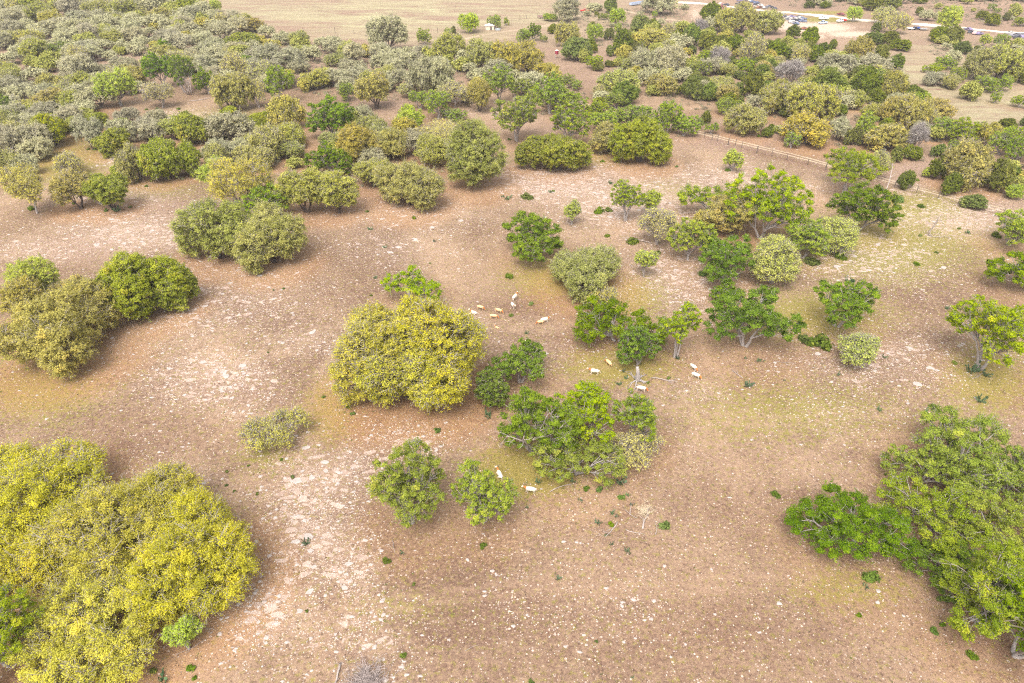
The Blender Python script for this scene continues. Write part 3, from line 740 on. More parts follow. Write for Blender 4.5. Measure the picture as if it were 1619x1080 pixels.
    for sc_, thr, off, col in ((3.0, 0.46, 0.0, (0.74, 0.64, 0.56)), (5.5, 0.42, 7.0, (0.78, 0.70, 0.62))):
        v = t.n('ShaderNodeTexVoronoi'); mpp = t.n('ShaderNodeMapping'); mpp.inputs['Location'].default_value = (off, off * 2, 0); t.l(co, mpp.inputs[0]); t.l(mpp.outputs[0], v.inputs['Vector']); v.inputs['Scale'].default_value = sc_
        sp = t.n('ShaderNodeSeparateColor'); t.l(v.outputs['Color'], sp.inputs[0])
        on = t.math('GREATER_THAN', t.math('MULTIPLY', t.math('ADD', stone, t.rng(nM2, 0.3, 0.7, -0.15, 0.25)), 0.75), sp.outputs[0])
        sz = t.rng(sp.outputs[1], 0, 1, thr * 0.4, thr)
        f = t.math('MULTIPLY', on, t.math('LESS_THAN', v.outputs['Distance'], sz))
        c = t.mix(t.math('MULTIPLY', f, 0.9), c, t.mix(sp.outputs[2], tuple(k * 0.62 for k in col), col))
        hgt = t.math('ADD', hgt, t.math('MULTIPLY', f, 0.5))
    c = t.mix(t.math('MULTIPLY', m2.outputs['Alpha'], t.rng(nM2, 0.35, 0.62, 0.0, 0.45)), c, (0.48, 0.36, 0.26)); c = t.mix(1.0, c, (0.74, 0.665, 0.625), 'MULTIPLY')
    t.bsdf(c, 0.95, 0.1, bump(t, t.math('ADD', hgt, nF), 0.7, 0.12))
    return t.m
tag(link('ground', gme, ground_material()), kind='structure')

# ------------------------------------------------------------------ road and two-rut track (ribbons laid a few cm above the ground sheet)
def ribbon(name, pts, width, mat, lift=0.03, seed=1, offset=0.0, gap=0.0):
    W = [at(*p) for p in pts]; P = []
    for a, b in zip(W[:-1], W[1:]):
        n = max(2, int((b - a).length / 1.0))
        for i in range(n): P.append(a.lerp(b, i / n))
    P.append(W[-1]); P = np.array([(p.x, p.y) for p in P])
    for _ in range(12): P[1:-1] = (P[:-2] + P[1:-1] * 2 + P[2:]) / 4
    T = np.gradient(P, axis=0); T /= np.linalg.norm(T, axis=1)[:, None]; N = np.stack([-T[:, 1], T[:, 0]], 1)
    rg = np.random.default_rng(seed); n = len(P)
    def wob(a): return np.convolve(rg.normal(0, a, n + 8), np.ones(9) / 9 * 2.0, 'valid')[:n]
    K = 6; rows = []
    l = width / 2 + wob(0.28 * width); r = width / 2 + wob(0.28 * width)
    for k in range(K + 1):
        u = k / K; d = offset + (-l * (1 - u) + r * u)
        q = P + N * d[:, None]; rows.append(np.column_stack([q, HH(q[:, 0], q[:, 1]) + lift]))
    Vv = np.stack(rows, 1).reshape(-1, 3)
    i0 = (np.arange(n - 1)[:, None] * (K + 1) + np.arange(K)[None, :])
    Fv = np.stack([i0, i0 + 1, i0 + K + 2, i0 + K + 1], -1).reshape(-1, 4)
    return np_mesh(name, Vv, Fv)
def caliche_mat(name, c0, c1):
    t = NT(name); co = t.n('ShaderNodeTexCoord').outputs['Object']
    n = t.noise(co, 1.4, 5, 0.7); f = t.noise(co, 7, 3, 0.7)
    t.bsdf(t.mix(t.rng(f, 0.3, 0.7, 0, .4), t.mix(t.rng(n, 0.35, 0.62), c0, c1), c0), 0.95, 0.1, bump(t, f, 0.4, 0.05)); return t.m
M['caliche'] = caliche_mat('white caliche', (0.50, 0.41, 0.32), (0.66, 0.58, 0.48)); M['rut'] = caliche_mat('worn track soil', (0.30, 0.225, 0.155), (0.45, 0.36, 0.255))
tag(link('road', ribbon('road', ROAD, 6.5, M['caliche'], 0.05, 3), M['caliche']), kind='structure')
for off, sd in ((-0.95, 5), (0.95, 6)):
    tag(link('track', ribbon('track', TRACK, 0.75, M['rut'], 0.03, sd, off), M['rut']), kind='structure')
BACK = [(705, 68), (735, 62), (775, 53), (815, 48), (860, 42), (905, 28), (935, 21), (965, 18), (990, 17), (1015, 24), (1040, 29), (1075, 33)]
for off, sd in ((-0.9, 8), (0.9, 9)):
    tag(link('farm_track', ribbon('farm_track', BACK, 1.2, M['rut'], 0.03, sd, off), M['rut']), kind='structure')

# ------------------------------------------------------------------ tree generator
def tubes(P, Rr, m=4):
    """P (N,K,3) polylines, Rr (N,K) radii -> verts, quads"""
    N, K, _ = P.shape
    T = np.gradient(P, axis=1); T /= (np.linalg.norm(T, axis=2, keepdims=True) + 1e-9)
    ref = np.zeros_like(T); ref[..., 0] = 0.37; ref[..., 1] = 0.85; ref[..., 2] = 0.36
    A = np.cross(T, ref); A /= (np.linalg.norm(A, axis=2, keepdims=True) + 1e-9); B = np.cross(T, A)
    th = np.arange(m) * 2 * PI / m
    Vv = P[:, :, None, :] + Rr[:, :, None, None] * (A[:, :, None, :] * np.cos(th)[None, None, :, None] + B[:, :, None, :] * np.sin(th)[None, None, :, None])
    idx = np.arange(N * K * m).reshape(N, K, m); a = idx[:, :-1, :]; b = idx[:, 1:, :]
    F = np.stack([a, np.roll(a, -1, 2), np.roll(b, -1, 2), b], -1).reshape(-1, 4)
    return Vv.reshape(-1, 3), F
def join(parts):
    Vs, Fs, n = [], [], 0
    for v, f in parts:
        Vs.append(v); Fs.append(f + n); n += len(v)
    return np.concatenate(Vs), np.concatenate(Fs)
def bez(a, b, c, K):
    t = np.linspace(0, 1, K)[None, :, None]
    return a[:, None] * (1 - t) ** 2 + 2 * b[:, None] * t * (1 - t) + c[:, None] * t ** 2
#        clump radius, cover, leaf cover, min elev, twigs/clump, twig frac bare, stems, flatness, inner share, leafscale
KP = {
 'Y': dict(cr=.145, leafc=.86, elev=-32, tw=20, tl=1.12, tf=.62, bare=.10, stems=5, flat=.72, inner=.10, rmin=.9, gap=1.24, fz=.46, lobes=8, jit=.38, wl=1.0, holes=6, hr=.25, holebare=1),
 'V': dict(cr=.16, leafc=1.3, elev=-34, tw=10, tl=1.0, tf=.45, bare=.02, stems=4, flat=.75, inner=.08, rmin=.7, gap=1.12, fz=.44, lobes=6, jit=.30, wl=1.1, holes=0, hr=.2, holebare=1),
 'A': dict(cr=.175, leafc=1.0, elev=-30, tw=13, tl=1.05, tf=.55, bare=.06, stems=4, flat=.72, inner=.1, rmin=.6, gap=1.18, fz=.45, lobes=5, jit=.34, wl=1.3, holes=1, hr=.25, holebare=1),
 'O': dict(cr=.165, leafc=.95, elev=-32, tw=16, tl=1.08, tf=.58, bare=.08, stems=4, flat=.72, inner=.08, rmin=.7, gap=1.18, fz=.46, lobes=6, jit=.36, wl=1.4, holes=2, hr=.2, holebare=1),
 'G': dict(cr=.20, leafc=.92, elev=-20, tw=14, tl=1.05, tf=.6, bare=.06, stems=4, flat=.64, inner=.12, rmin=.6, gap=1.2, fz=.46, lobes=5, jit=.42, wl=1.8, holes=2, hr=.25, holebare=0),
 'B': dict(cr=.13, leafc=1.12, elev=-24, tw=9, tl=.85, tf=.45, bare=.13, stems=3, flat=.56, inner=.36, rmin=.46, gap=1.62, fz=.42, lobes=6, jit=.46, wl=1.8, holes=7, hr=.30, holebare=0),
 'D': dict(cr=.14, leafc=1.3, elev=-24, tw=8, tl=.8, tf=.4, bare=.08, stems=3, flat=.56, inner=.36, rmin=.5, gap=1.52, fz=.40, lobes=6, jit=.44, wl=1.8, holes=6, hr=.28, holebare=0),
 'L': dict(cr=.17, leafc=.75, elev=-26, tw=12, tl=1.0, tf=.7, bare=.04, stems=3, flat=.75, inner=.3, rmin=.35, gap=1.3, fz=.46, lobes=4, jit=.36, wl=1.5, holes=2, hr=.25, holebare=0),
 'J': dict(cr=.20, leafc=1.45, elev=-35, tw=5, tl=.9, tf=.3, bare=.03, stems=2, flat=1.0, inner=.1, rmin=.35, gap=1.12, fz=.44, lobes=5, jit=.36, wl=1.3, holes=0, hr=.2, holebare=0),
 'P': dict(cr=.18, leafc=.30, elev=-26, tw=15, tl=1.1, tf=.9, bare=.15, stems=3, flat=.8, inner=.3, rmin=.42, gap=1.28, fz=.5, lobes=5, jit=.36, wl=1.5, holes=3, hr=.25, holebare=1),
 'N': dict(cr=.22, leafc=.10, elev=-20, tw=28, tl=1.1, tf=.9, bare=.4, stems=2, flat=.8, inner=.35, rmin=.4, gap=1.2, fz=.5, lobes=4, jit=.3, wl=1.3, holes=1, hr=.2, holebare=1),
}
KP['W'] = dict(KP['P'], leafc=.50, tw=13); KP['Q'] = dict(KP['P'], leafc=.60, tw=15, holes=1, jit=.2, wl=.7)
def tree_meshes(kind, R, hz, zc, seed, leaf, twr, twf=0.6, lod=0, bald=False):
    p = KP[kind]; rg = np.random.default_rng(seed)
    rc0 = max(p['rmin'], p['cr'] * R * (1.0 if R < 9 else 0.85))
    # clump centres on a dome with an uneven, lobed outline and holes
    ncand = 2400; u = rg.normal(size=(ncand, 3)); u /= np.linalg.norm(u, axis=1)[:, None]
    u = u[u[:, 2] > math.sin(R_(p['elev']))]; az = np.arctan2(u[:, 1], u[:, 0]); ph = rg.uniform(0, 2 * PI, 4); wl = p['wl']
    low = 1 - np.clip(u[:, 2], 0, 1) ** 2
    rad = 1 + wl * low * (0.16 * np.sin(2 * az + ph[0]) + 0.13 * np.sin(3 * az + ph[1]) + 0.10 * np.sin(5 * az + ph[2]))
    lob = rg.normal(size=(p['lobes'] + 3, 3)); lob[:, 2] = np.abs(lob[:, 2]) * 0.7; lob /= np.linalg.norm(lob, axis=1)[:, None]
    dl = np.max(u @ lob.T, axis=1); rad += p['jit'] * (np.clip((dl - 0.80) / 0.2, 0, 1) - 0.75) * 1.1
    rad += rg.normal(0, 0.035, len(u)); rad = np.clip(rad, 0.42, 1.25)
    hol = rg.normal(size=(p['holes'], 3)); hol[:, 2] = np.abs(hol[:, 2]) * 0.8; hol /= np.linalg.norm(hol, axis=1)[:, None]
    hd = np.max(u @ hol.T, axis=1) > np.cos(p['hr']) if p['holes'] else np.zeros(len(u), bool)
    if bald: hd = hd | (u @ np.array([0.05, -0.55, 0.83]) > math.cos(.50))
    n_in = int(len(u) * p['inner']); rad[:n_in] *= rg.uniform(0.3, 0.78, n_in); hd[:n_in] &= rg.random(n_in) < .5
    scl = np.ones((len(u), 3))
    if kind == 'J': prof = np.clip(1.12 - 0.28 * (u[:, 2] + 0.5), 0.5, 1.1); scl = np.stack([prof, prof, np.ones(len(u))], 1)
    Reff, Heff = R * 1.06 - rc0 * 0.65, max(hz - rc0 * p['flat'] * 0.7, hz * 0.4)
    C = u * rad[:, None] * scl; C[:, :2] *= 1 / np.percentile(np.hypot(C[:, 0], C[:, 1]), 98.5)
    C = C * np.array([Reff, Reff, Heff]); C[:, 2] += zc
    C[:, 2] = np.maximum(C[:, 2], 0.45 * rc0 + 0.1)
    if not p['holebare']: C = C[~hd]; hd = np.zeros(len(C), bool)
    sel = []; mind = rc0 * p['gap']
    order = rg.permutation(len(C)); cc = np.empty((0, 3))
    for i in order:
        q = C[i] * np.array([1, 1, 1.15])
        if len(cc) == 0 or np.min(np.sum((cc - q) ** 2, 1)) > mind ** 2:
            sel.append(i); cc = np.vstack([cc, q])
    C = C[sel]; n = len(C); rc = rc0 * rg.uniform(0.75, 1.25, n)
    isbare = (rg.random(n) < p['bare']) | hd[sel]
    # skeleton
    stems = p['stems'] if R > 2 else 1
    fork_h = min(max(zc - hz * 0.75, 0.25 * zc), zc * 0.6)
    ks = max(3, min(9, n // 5)) if n > 6 else max(1, n // 2)
    cen = C[rg.choice(n, ks, replace=False)]
    for _ in range(6):
        lab = np.argmin(((C[:, None] - cen[None]) ** 2).sum(2), 1)
        cen = np.array([C[lab == j].mean(0) if np.any(lab == j) else cen[j] for j in range(ks)])
    base_ang = rg.uniform(0, 2 * PI, stems); spread = 0.05 * R if stems > 2 else 0.02 * R
    sb = np.stack([np.cos(base_ang) * spread, np.sin(base_ang) * spread, np.full(stems, -0.15)], 1)
    stf = np.stack([np.cos(base_ang) * (spread + 0.10 * R), np.sin(base_ang) * (spread + 0.10 * R), np.full(stems, fork_h)], 1) + rg.normal(0, 0.03 * R, (stems, 3)) * np.array([1, 1, .3])
    tr = 0.030 * R + 0.10; tr = min(tr, 0.42) * (1.0 if stems < 3 else 0.75)
    parts = []; K = 6
    P = bez(sb, (sb + stf) / 2 + rg.normal(0, 0.03 * R, (stems, 3)), stf, K); rr = np.linspace(1.25, 0.8, K)[None] * np.full((stems, 1), tr); rr[:, 0] *= 1.25
    parts.append(tubes(P, rr, 7))
    st_of = np.array([np.argmin(((stf - c) ** 2)[:, :2].sum(1)) for c in cen])
    a = stf[st_of]; c_ = cen * np.array([.9, .9, .95]); b_ = (a + c_) / 2 + np.stack([np.zeros(ks), np.zeros(ks), 0.12 * hz * rg.uniform(-.5, 1.2, ks)], 1) + rg.normal(0, 0.05 * R, (ks, 3)) * np.array([1, 1, .4])
    PL = bez(a, b_, c_, 7); PL[:, 1:-1] += rg.normal(0, 0.012 * R, PL[:, 1:-1].shape)
    rl = np.linspace(0.75, 0.28, 7)[None] * np.full((ks, 1), tr); parts.append(tubes(PL, rl, 5))
    # sub-branches
    tpos = rg.integers(2, 6, n); a = PL[lab, tpos]; b_ = (a + C) / 2 + rg.normal(0, 0.12 * rc0, (n, 3)) + np.array([0, 0, 0.15 * rc0])
    PS = bez(a, b_, C, 6); PS[:, 1:-1] += rg.normal(0, 0.05 * rc0, PS[:, 1:-1].shape)
    rs = np.linspace(0.34, 0.13, 6)[None] * np.full((n, 1), tr); rs = np.maximum(rs, twr * 0.9)
    parts.append(tubes(PS, rs, 4))
    trunk = np_mesh('trunk', *join(parts), smooth=True)
    # twigs
    cnt = (p['tw'] * (rc / rc0) ** 1.5 * np.where(isbare, 2.2, 1.0)).astype(int) + 1
    idx = np.repeat(np.arange(n), cnt); m = len(idx); twidx = idx
    d = rg.normal(size=(m, 3)); d[:, 2] = d[:, 2] * 0.7 + 0.35
    outw = C[idx] - np.array([0, 0, zc * 0.6]); outw /= (np.linalg.norm(outw, axis=1)[:, None] + 1e-6); d += outw * 0.9
    d /= np.linalg.norm(d, axis=1)[:, None]
    a = C[idx] + rg.normal(0, 0.18, (m, 3)) * rc[idx, None] - outw * 0.3 * rc[idx, None]; e = a + d * (rc[idx] * p['tl'] * rg.uniform(0.6, 1.25, m) * np.where(isbare[idx], 1.25, 1))[:, None]; e[:, 2] -= 0.12 * rc[idx] * rg.random(m)
    b_ = (a + e) / 2 + rg.normal(0, 0.16, (m, 3)) * rc[idx, None]
    PT = bez(a, b_, e, 4); rt = np.linspace(1.5, 0.55, 4)[None] * (twr * np.where(isbare[idx], 1.7, 1.0))[:, None]
    # side twigs
    h = m // 2 * 2; a2 = PT[:h, 2]; e2 = a2 + (d[:h] + rg.normal(0, .8, (h, 3))) * (rc[idx[:h]] * 0.4)[:, None]
    P2 = bez(a2, (a2 + e2) / 2 + rg.normal(0, .05, (h, 3)), e2, 4); r2 = np.linspace(0.9, 0.4, 4)[None] * np.full((h, 1), twr)
    nk = len(PT) if lod < 1 else 0; sk = max(1, int(len(PT) * twf)); PT_, rt_, P2_, r2_ = PT[:sk], rt[:sk], P2[:max(1, int(len(P2) * twf))][:, ::3] if lod else P2[:max(1, int(len(P2) * twf))][:, [0, 2, 3]], None
    perm = rg.permutation(len(PT))[:sk]; PT_, rt_ = PT[perm], rt[perm]; p2i = rg.permutation(len(P2))[:max(1, int(len(P2) * twf))]; P2_ = P2[p2i][:, [0, 2, 3]] if len(P2) else PT_[:, [0, 2, 3]]; r2_ = (r2[p2i] if len(P2) else rt_)[:, [0, 2, 3]]
    branches = np_mesh('branches', *join([tubes(PT_, rt_, 3), tubes(P2_, r2_, 3)]), smooth=True)
    # leaves
    area = leaf * leaf * 0.55
    nl = np.where(isbare, 0.12, 1.0) * p['leafc'] * 4 * PI * rc ** 2 * 0.62 / area
    nl = (nl * rg.uniform(0.7, 1.25, n)).astype(int) + 3
    idx = np.repeat(np.arange(n), nl); m = len(idx)
    # each clump is a handful of smaller sprays
    nsub = 7; sd_ = rg.normal(size=(n, nsub, 3)); sd_ /= np.linalg.norm(sd_, axis=2)[..., None]; sd_[..., 2] = sd_[..., 2] * 0.8 + 0.2
    sub = rg.integers(0, nsub, m); sc_ = sd_[idx, sub] * 0.62
    tw_n = len(PT); q_of = rg.integers(0, tw_n, int(m * 1.0)); ontw = rg.random(m) < p['tf']
    idx = np.where(ontw, twidx[q_of], idx)
    tt_ = rg.uniform(0.25, 3.0, m); k0 = np.minimum(tt_.astype(int), 2); fr_ = (tt_ - k0)[:, None]
    src = np.where((rg.random(m) < .5)[:, None, None], PT[q_of], P2[q_of % len(P2)] if len(P2) else PT[q_of])
    same = twidx[q_of % len(P2)] if len(P2) else twidx[q_of]
    tp = src[np.arange(m), k0] * (1 - fr_) + src[np.arange(m), k0 + 1] * fr_ + rg.normal(0, 1, (m, 3)) * np.minimum(0.11 * rc[idx], .16)[:, None]
    u = rg.normal(size=(m, 3)); u /= np.linalg.norm(u, axis=1)[:, None]
    off = sc_ + u * (p['fz'] * (rg.random(m) ** 0.45 + 0.28 * np.abs(rg.normal(size=m)) ** 2 * (p['fz'] > .5)))[:, None]
    pos = C[idx] + off * rc[idx, None] * np.array([1, 1, p['flat']])
    pos = np.where(ontw[:, None], tp, pos); off = np.where(ontw[:, None], (tp - C[idx]) / rc[idx, None] * .8, off)
    pos[:, 2] = np.maximum(pos[:, 2], 0.08)
    nrm = off * 0.8 + u * 0.2 + np.array([0, 0, 0.45]) + rg.normal(0, 0.33, (m, 3)); nrm /= np.linalg.norm(nrm, axis=1)[:, None]
    t1 = np.cross(nrm, rg.normal(size=(m, 3))); t1 /= (np.linalg.norm(t1, axis=1)[:, None] + 1e-9); t2 = np.cross(nrm, t1)
    l = leaf * rg.uniform(0.6, 1.35, m)[:, None]
    q = np.stack([pos - t1 * l * .72, pos - t2 * l * .38, pos + t1 * l * .72, pos + t2 * l * .38], 1).reshape(-1, 3)
    F = np.arange(4 * m).reshape(m, 4)
    tone = np.clip(rg.normal(0.5, 0.16, n)[idx] + rg.normal(0, 0.12, (n, nsub))[idx, sub] + rg.normal(0, 0.22, m), 0, 1)
    crown = np_mesh('crown', q, F, tone)
    return trunk, branches, crown, n
BARKK = {'Y': 'bark', 'V': 'bark', 'A': 'bark', 'O': 'bark', 'G': 'bark', 'B': 'bark_pale', 'D': 'bark_pale', 'L': 'bark_pale', 'J': 'bark', 'P': 'bark_pale', 'W': 'bark_pale', 'Q': 'bark_pale', 'N': 'deadwood'}
NLEAF = [0]
def build_tree(kind, R, hz, zc, seed, leaf, twr, twf=0.6, lod=0, bald=False):
    tm, bm_, cm, n = tree_meshes(kind, R, hz, zc, seed, leaf, twr, twf, lod, bald)
    NLEAF[0] += len(cm.polygons)
    root = empty(NAME[kind])
    link('trunk', tm, M[BARKK[kind]], root); link('branches', bm_, M['twig'] if kind not in 'BDPNLWQ' else M['bark_pale'], root); link('crown', cm, LM[kind], root)
    return root
lo_ = sorted([t for t in TREES if NAME[t['k']] == 'live_oak' and not t['near'] and not t['label']], key=lambda t: t['R'] * px_per_m(t['py']))
n_lo = sum(NAME[t['k']] == 'live_oak' for t in TREES)
MERGE = lo_[:max(0, n_lo - 296)]
for t in MERGE: t['merge'] = True
AUTO = []      # (object, short description, px, py)
protos = {}; MLIST = []; BALD = []
rt = random.Random(3)
VAR = {'G': 6, 'O': 5, 'A': 4, 'V': 3, 'J': 5, 'B': 5, 'D': 4, 'L': 3, 'P': 3, 'N': 2}
def size_word(t):
    s = t['R']
    return 'small' if s < 2.6 else ('broad' if s > 6 else '')
for i, t in enumerate(TREES):
    k = t['k']
    if t['near']:
        s = px_per_m(t['py']) * 0.632
        leaf = min(max(1.12 / s, 0.125), 0.22); twr = min(max(0.17 / s, 0.018), 0.032)
        bald = any(w in (t['label'] or '') for w in ('bare white limbs', 'exposed white limbs')); o = build_tree(k, t['R'], t['hz'], t['zc'], 100 + i, leaf, twr, .75, 0, bald)
        if bald: BALD.append((o, t))
        o.location = t['b']; o.rotation_euler = (0, 0, 0)
    else:
        tall = t['zc'] / t['hz'] > 0.95
        Rn = 4.6 if t['R'] > 3.0 else 2.3
        v = rt.randrange(VAR[k]) if k in VAR else 0; key = (k, v % 3 if t.get('merge') else v, Rn, tall, bool(t.get('merge')))
        if key not in protos:
            hn = Rn * (0.66 if k in 'GOVA' else 0.85); hn = Rn * 0.95 if k == 'J' else hn
            zn = hn * (1.12 if tall else 0.74)
            protos[key] = (build_tree(k, Rn, hn, zn, 900 + len(protos) * 7, (0.46 if key[4] else 0.24) if Rn > 3 else (.30 if key[4] else 0.19), 0.05 if key[4] else 0.03, .12 if key[4] else .6), Rn, hn, zn, [0])
        pr, Rn, hn, zn, used = protos[key]
        sca = (t['R'] / Rn, t['R'] / Rn, (t['zc'] + t['hz']) / (zn + hn)); rz_ = rt.uniform(0, 2 * PI)
        if t.get('merge'): MLIST.append((pr, sca, rz_, t['b'], k)); continue
        o = pr if used[0] == 0 else copy_tree(pr)
        used[0] = 1
        o.location = t['b']; o.rotation_euler = (0, 0, rz_); o.scale = sca
    tag(o, t['label'], CAT[k], GRP[NAME[k]])
    if not t['label']: AUTO.append((o, (size_word(t) + ' ' + FT[k]).strip(), t['px'], t['py']))
def mesh_arrays(me):
    v = np.empty(len(me.vertices) * 3, np.float32); me.vertices.foreach_get('co', v); f = np.empty(len(me.loops), np.int32); me.loops.foreach_get('vertex_index', f)
    return v.reshape(-1, 3), f.reshape(-1, 4)
if MLIST:
    Vs, Fs, Ts, Ms, n0 = [], [], [], [], 0; slots = ['bark', 'G', 'O', 'A', 'V']
    for pr, sca, rz_, b, k in MLIST:
        c_, s_ = math.cos(rz_), math.sin(rz_)
        for ch in pr.children:
            v, f = mesh_arrays(ch.data); v = v * np.array(sca); v = np.stack([v[:, 0] * c_ - v[:, 1] * s_ + b.x, v[:, 0] * s_ + v[:, 1] * c_ + b.y, v[:, 2] + b.z], 1)
            cr_ = ch.name.startswith('crown'); tn = np.zeros(len(f), np.float32)
            if cr_: ch.data.attributes['tone'].data.foreach_get('value', tn)
            Vs.append(v); Fs.append(f + n0); Ts.append(tn); Ms.append(np.full(len(f), slots.index(k) if cr_ else 0)); n0 += len(v)
    me = np_mesh('distant_wood', np.concatenate(Vs), np.concatenate(Fs), np.concatenate(Ts), midx=np.concatenate(Ms))
    o = link('distant_wood', me, [M['bark']] + [LM[k] for k in slots[1:]]); tag(o, 'smallest grey live oaks closing the far wood', 'wood', None, 'stuff')
    for key, v in list(protos.items()):
        if v[4][0] == 0:
            for ch in list(v[0].children): bpy.data.objects.remove(ch)
            bpy.data.objects.remove(v[0]); protos.pop(key)
print('leaves', NLEAF, 'trees', len(TREES), 'protos', len(protos))

# ------------------------------------------------------------------ small plants
AG = """611 882 18|765 860 16|637 1033 14|654 922 9|966 827 14|982 783 16|1049 826 24|947 771 16|928 770 14|943 1013 8|840 1075 13|1226 778 19|1377 906 32|1357 970 12|1477 993 18|1490 985 12|1484 944 14|1499 913 14|1536 1031 22|1400 749 7|1449 415 14|1509 572 12|1296 536 46|1272 532 28|1329 400 26|1282 408 30|808 497 10|840 478 13|691 678 16|558 652 12|550 641 10|805 434 18|667 476 20|1057 596 9|1025 603 8|1000 378 24|960 371 12|587 466 6|448 455 7|424 556 5|512 626 9|98 590 14|445 725 8|463 752 10|407 779 8|371 775 7|358 766 7|359 744 8|393 735 7|243 1057 16|302 1052 20|307 1070 11|485 965 8|833 307 24|947 330 22|962 329 16|875 301 7|822 232 14|953 254 9|1150 267 12|1422 312 22|1404 320 10|1456 324 14|50 327 16|232 293 8|206 326 8|117 321 7|168 331 10|140 235 6|150 235 8|232 172 7|249 171 8|282 171 9|192 164 8|1455 371 9|1516 360 8|1180 395 16|1040 397 14|1078 380 16|1110 430 18|1290 412 12|1218 460 22|1200 213 10|1450 283 10|1480 398 8|680 415 5|640 300 6|557 300 6|655 343 10|580 333 8|1085 345 10|1070 262 8|905 208 8|805 219 8|858 222 9|1610 372 24|1575 368 20"""
CA = """945 824 16|967 809 13|974 815 9|959 844 11|967 859 10|993 868 18|992 781 11|998 796 10|918 789 13|833 800 10|882 911 15|982 757 28|1369 925 17|1496 948 12|1181 604 24|1201 568 14|1179 565 8|1389 646 14|1466 652 24|1549 629 26|1399 563 12|1326 591 10|1539 580 32|1560 590 20|1496 485 12|1344 441 24|832 525 11|773 652 24|985 585 11|990 596 12|978 605 13|1070 564 14|608 389 10|687 380 8|593 438 10|585 360 12|433 458 6|194 760 14|484 856 20|257 1068 28|966 288 12|803 311 16|795 309 10|185 329 20|1530 366 12|870 302 10|636 872 12|1005 598 8|1240 600 6|838 656 16|850 760 16|885 755 18|905 758 14|1000 1070 8|1460 655 8|1380 300 8|935 420 8"""
def bush_proto(seed, R=0.8, leaf=0.11):
    rg = np.random.default_rng(seed); n = 9; c = rg.normal(size=(n, 3)); c /= np.linalg.norm(c, axis=1)[:, None]; c[:, 2] = np.abs(c[:, 2])
    c = c * np.array([R * .62, R * .62, R * .55]) * rg.uniform(.5, 1, (n, 1)); m = 420; idx = rg.integers(0, n, m)
    u = rg.normal(size=(m, 3)); u /= np.linalg.norm(u, axis=1)[:, None]; pos = c[idx] + u * R * 0.42 * rg.random((m, 1)) ** .4; pos[:, 2] = np.abs(pos[:, 2]) + 0.03
    nr = u + np.array([0, 0, .4]) + rg.normal(0, .4, (m, 3)); t1 = np.cross(nr, rg.normal(size=(m, 3))); t1 /= np.linalg.norm(t1, axis=1)[:, None]; t2 = np.cross(nr, t1); t2 /= np.linalg.norm(t2, axis=1)[:, None]
    l = leaf * rg.uniform(.6, 1.4, (m, 1)); q = np.stack([pos - t1 * l, pos - t2 * l * .6, pos + t1 * l, pos + t2 * l * .6], 1).reshape(-1, 3)
    o = empty('agarita_bush'); link('foliage', np_mesh('foliage', q, np.arange(4 * m).reshape(m, 4), np.clip(rg.normal(.5, .15, n)[idx] + rg.normal(0, .2, m), 0, 1)), M['bush'], o)
    N = 9; a = np.zeros((N, 3)); a[:, 2] = -.05; e = c * 1.05; link('stems', np_mesh('stems', *tubes(bez(a, e * .5 + rg.normal(0, .05, (N, 3)), e, 4), np.full((N, 4), .02), 4)), M['twig'], o)
    return o
def cactus_proto(seed, R=0.75):
    rg = random.Random(seed); V_, F_, T_ = [], [], []
    def pad(c, n, up, r):
        a = up.normalized(); b = a.cross(n).normalized(); nn = a.cross(b); k = 10; base = len(V_); th = 0.16 * r
        for s in (-1, 1):
            for ring, rr in ((0, 1.0), (1, 0.55)):
                for j in range(k):
                    t = 2 * PI * j / k; V_.append(c + (a * math.cos(t) * r * 1.15 + b * math.sin(t) * r * .85) * rr + nn * s * th * (0.15 if ring == 0 else .8))
            V_.append(c + nn * s * th)
        def ring(s, g): return base + (0 if s < 0 else 2 * k + 1) + g * k
        tn = rg.random()
        for s in (-1, 1):
            a0, a1 = ring(s, 0), ring(s, 1); cc = a0 + 2 * k
            for j in range(k):
                F_.append((a0 + j, a0 + (j + 1) % k, a1 + (j + 1) % k, a1 + j)); F_.append((a1 + j, a1 + (j + 1) % k, cc, cc)); T_.extend([tn, tn])
        for j in range(k): F_.append((ring(-1, 0) + j, ring(-1, 0) + (j + 1) % k, ring(1, 0) + (j + 1) % k, ring(1, 0) + j)); T_.append(tn)
    for i in range(13):
        an = rg.uniform(0, 2 * PI); d = rg.uniform(0, .7) * R; p = Vector((math.cos(an) * d, math.sin(an) * d, 0.10)); up = Vector((math.cos(an) * rg.uniform(.1, .9), math.sin(an) * rg.uniform(.1, .9), 1))
        for lv in range(rg.choice((1, 2, 2, 3))):
            r = rg.uniform(.11, .16); n = Vector((rg.gauss(0, 1), rg.gauss(0, 1), rg.gauss(0, .3))); pad(p, n, up, r)
            p = p + up.normalized() * r * 2.0 + Vector((rg.uniform(-.06, .06), rg.uniform(-.06, .06), 0)); up = (up + Vector((rg.gauss(0, .4), rg.gauss(0, .4), 0))).normalized()
    me = bpy.data.meshes.new('pads'); fs = [tuple(dict.fromkeys(f)) for f in F_]; me.from_pydata([tuple(v) for v in V_], [], fs); me.update()
    a = me.attributes.new('tone', 'FLOAT', 'FACE'); a.data.foreach_set('value', np.array(T_, np.float32))
    return link('prickly_pear', me, M['cactus'])
rb = random.Random(8)
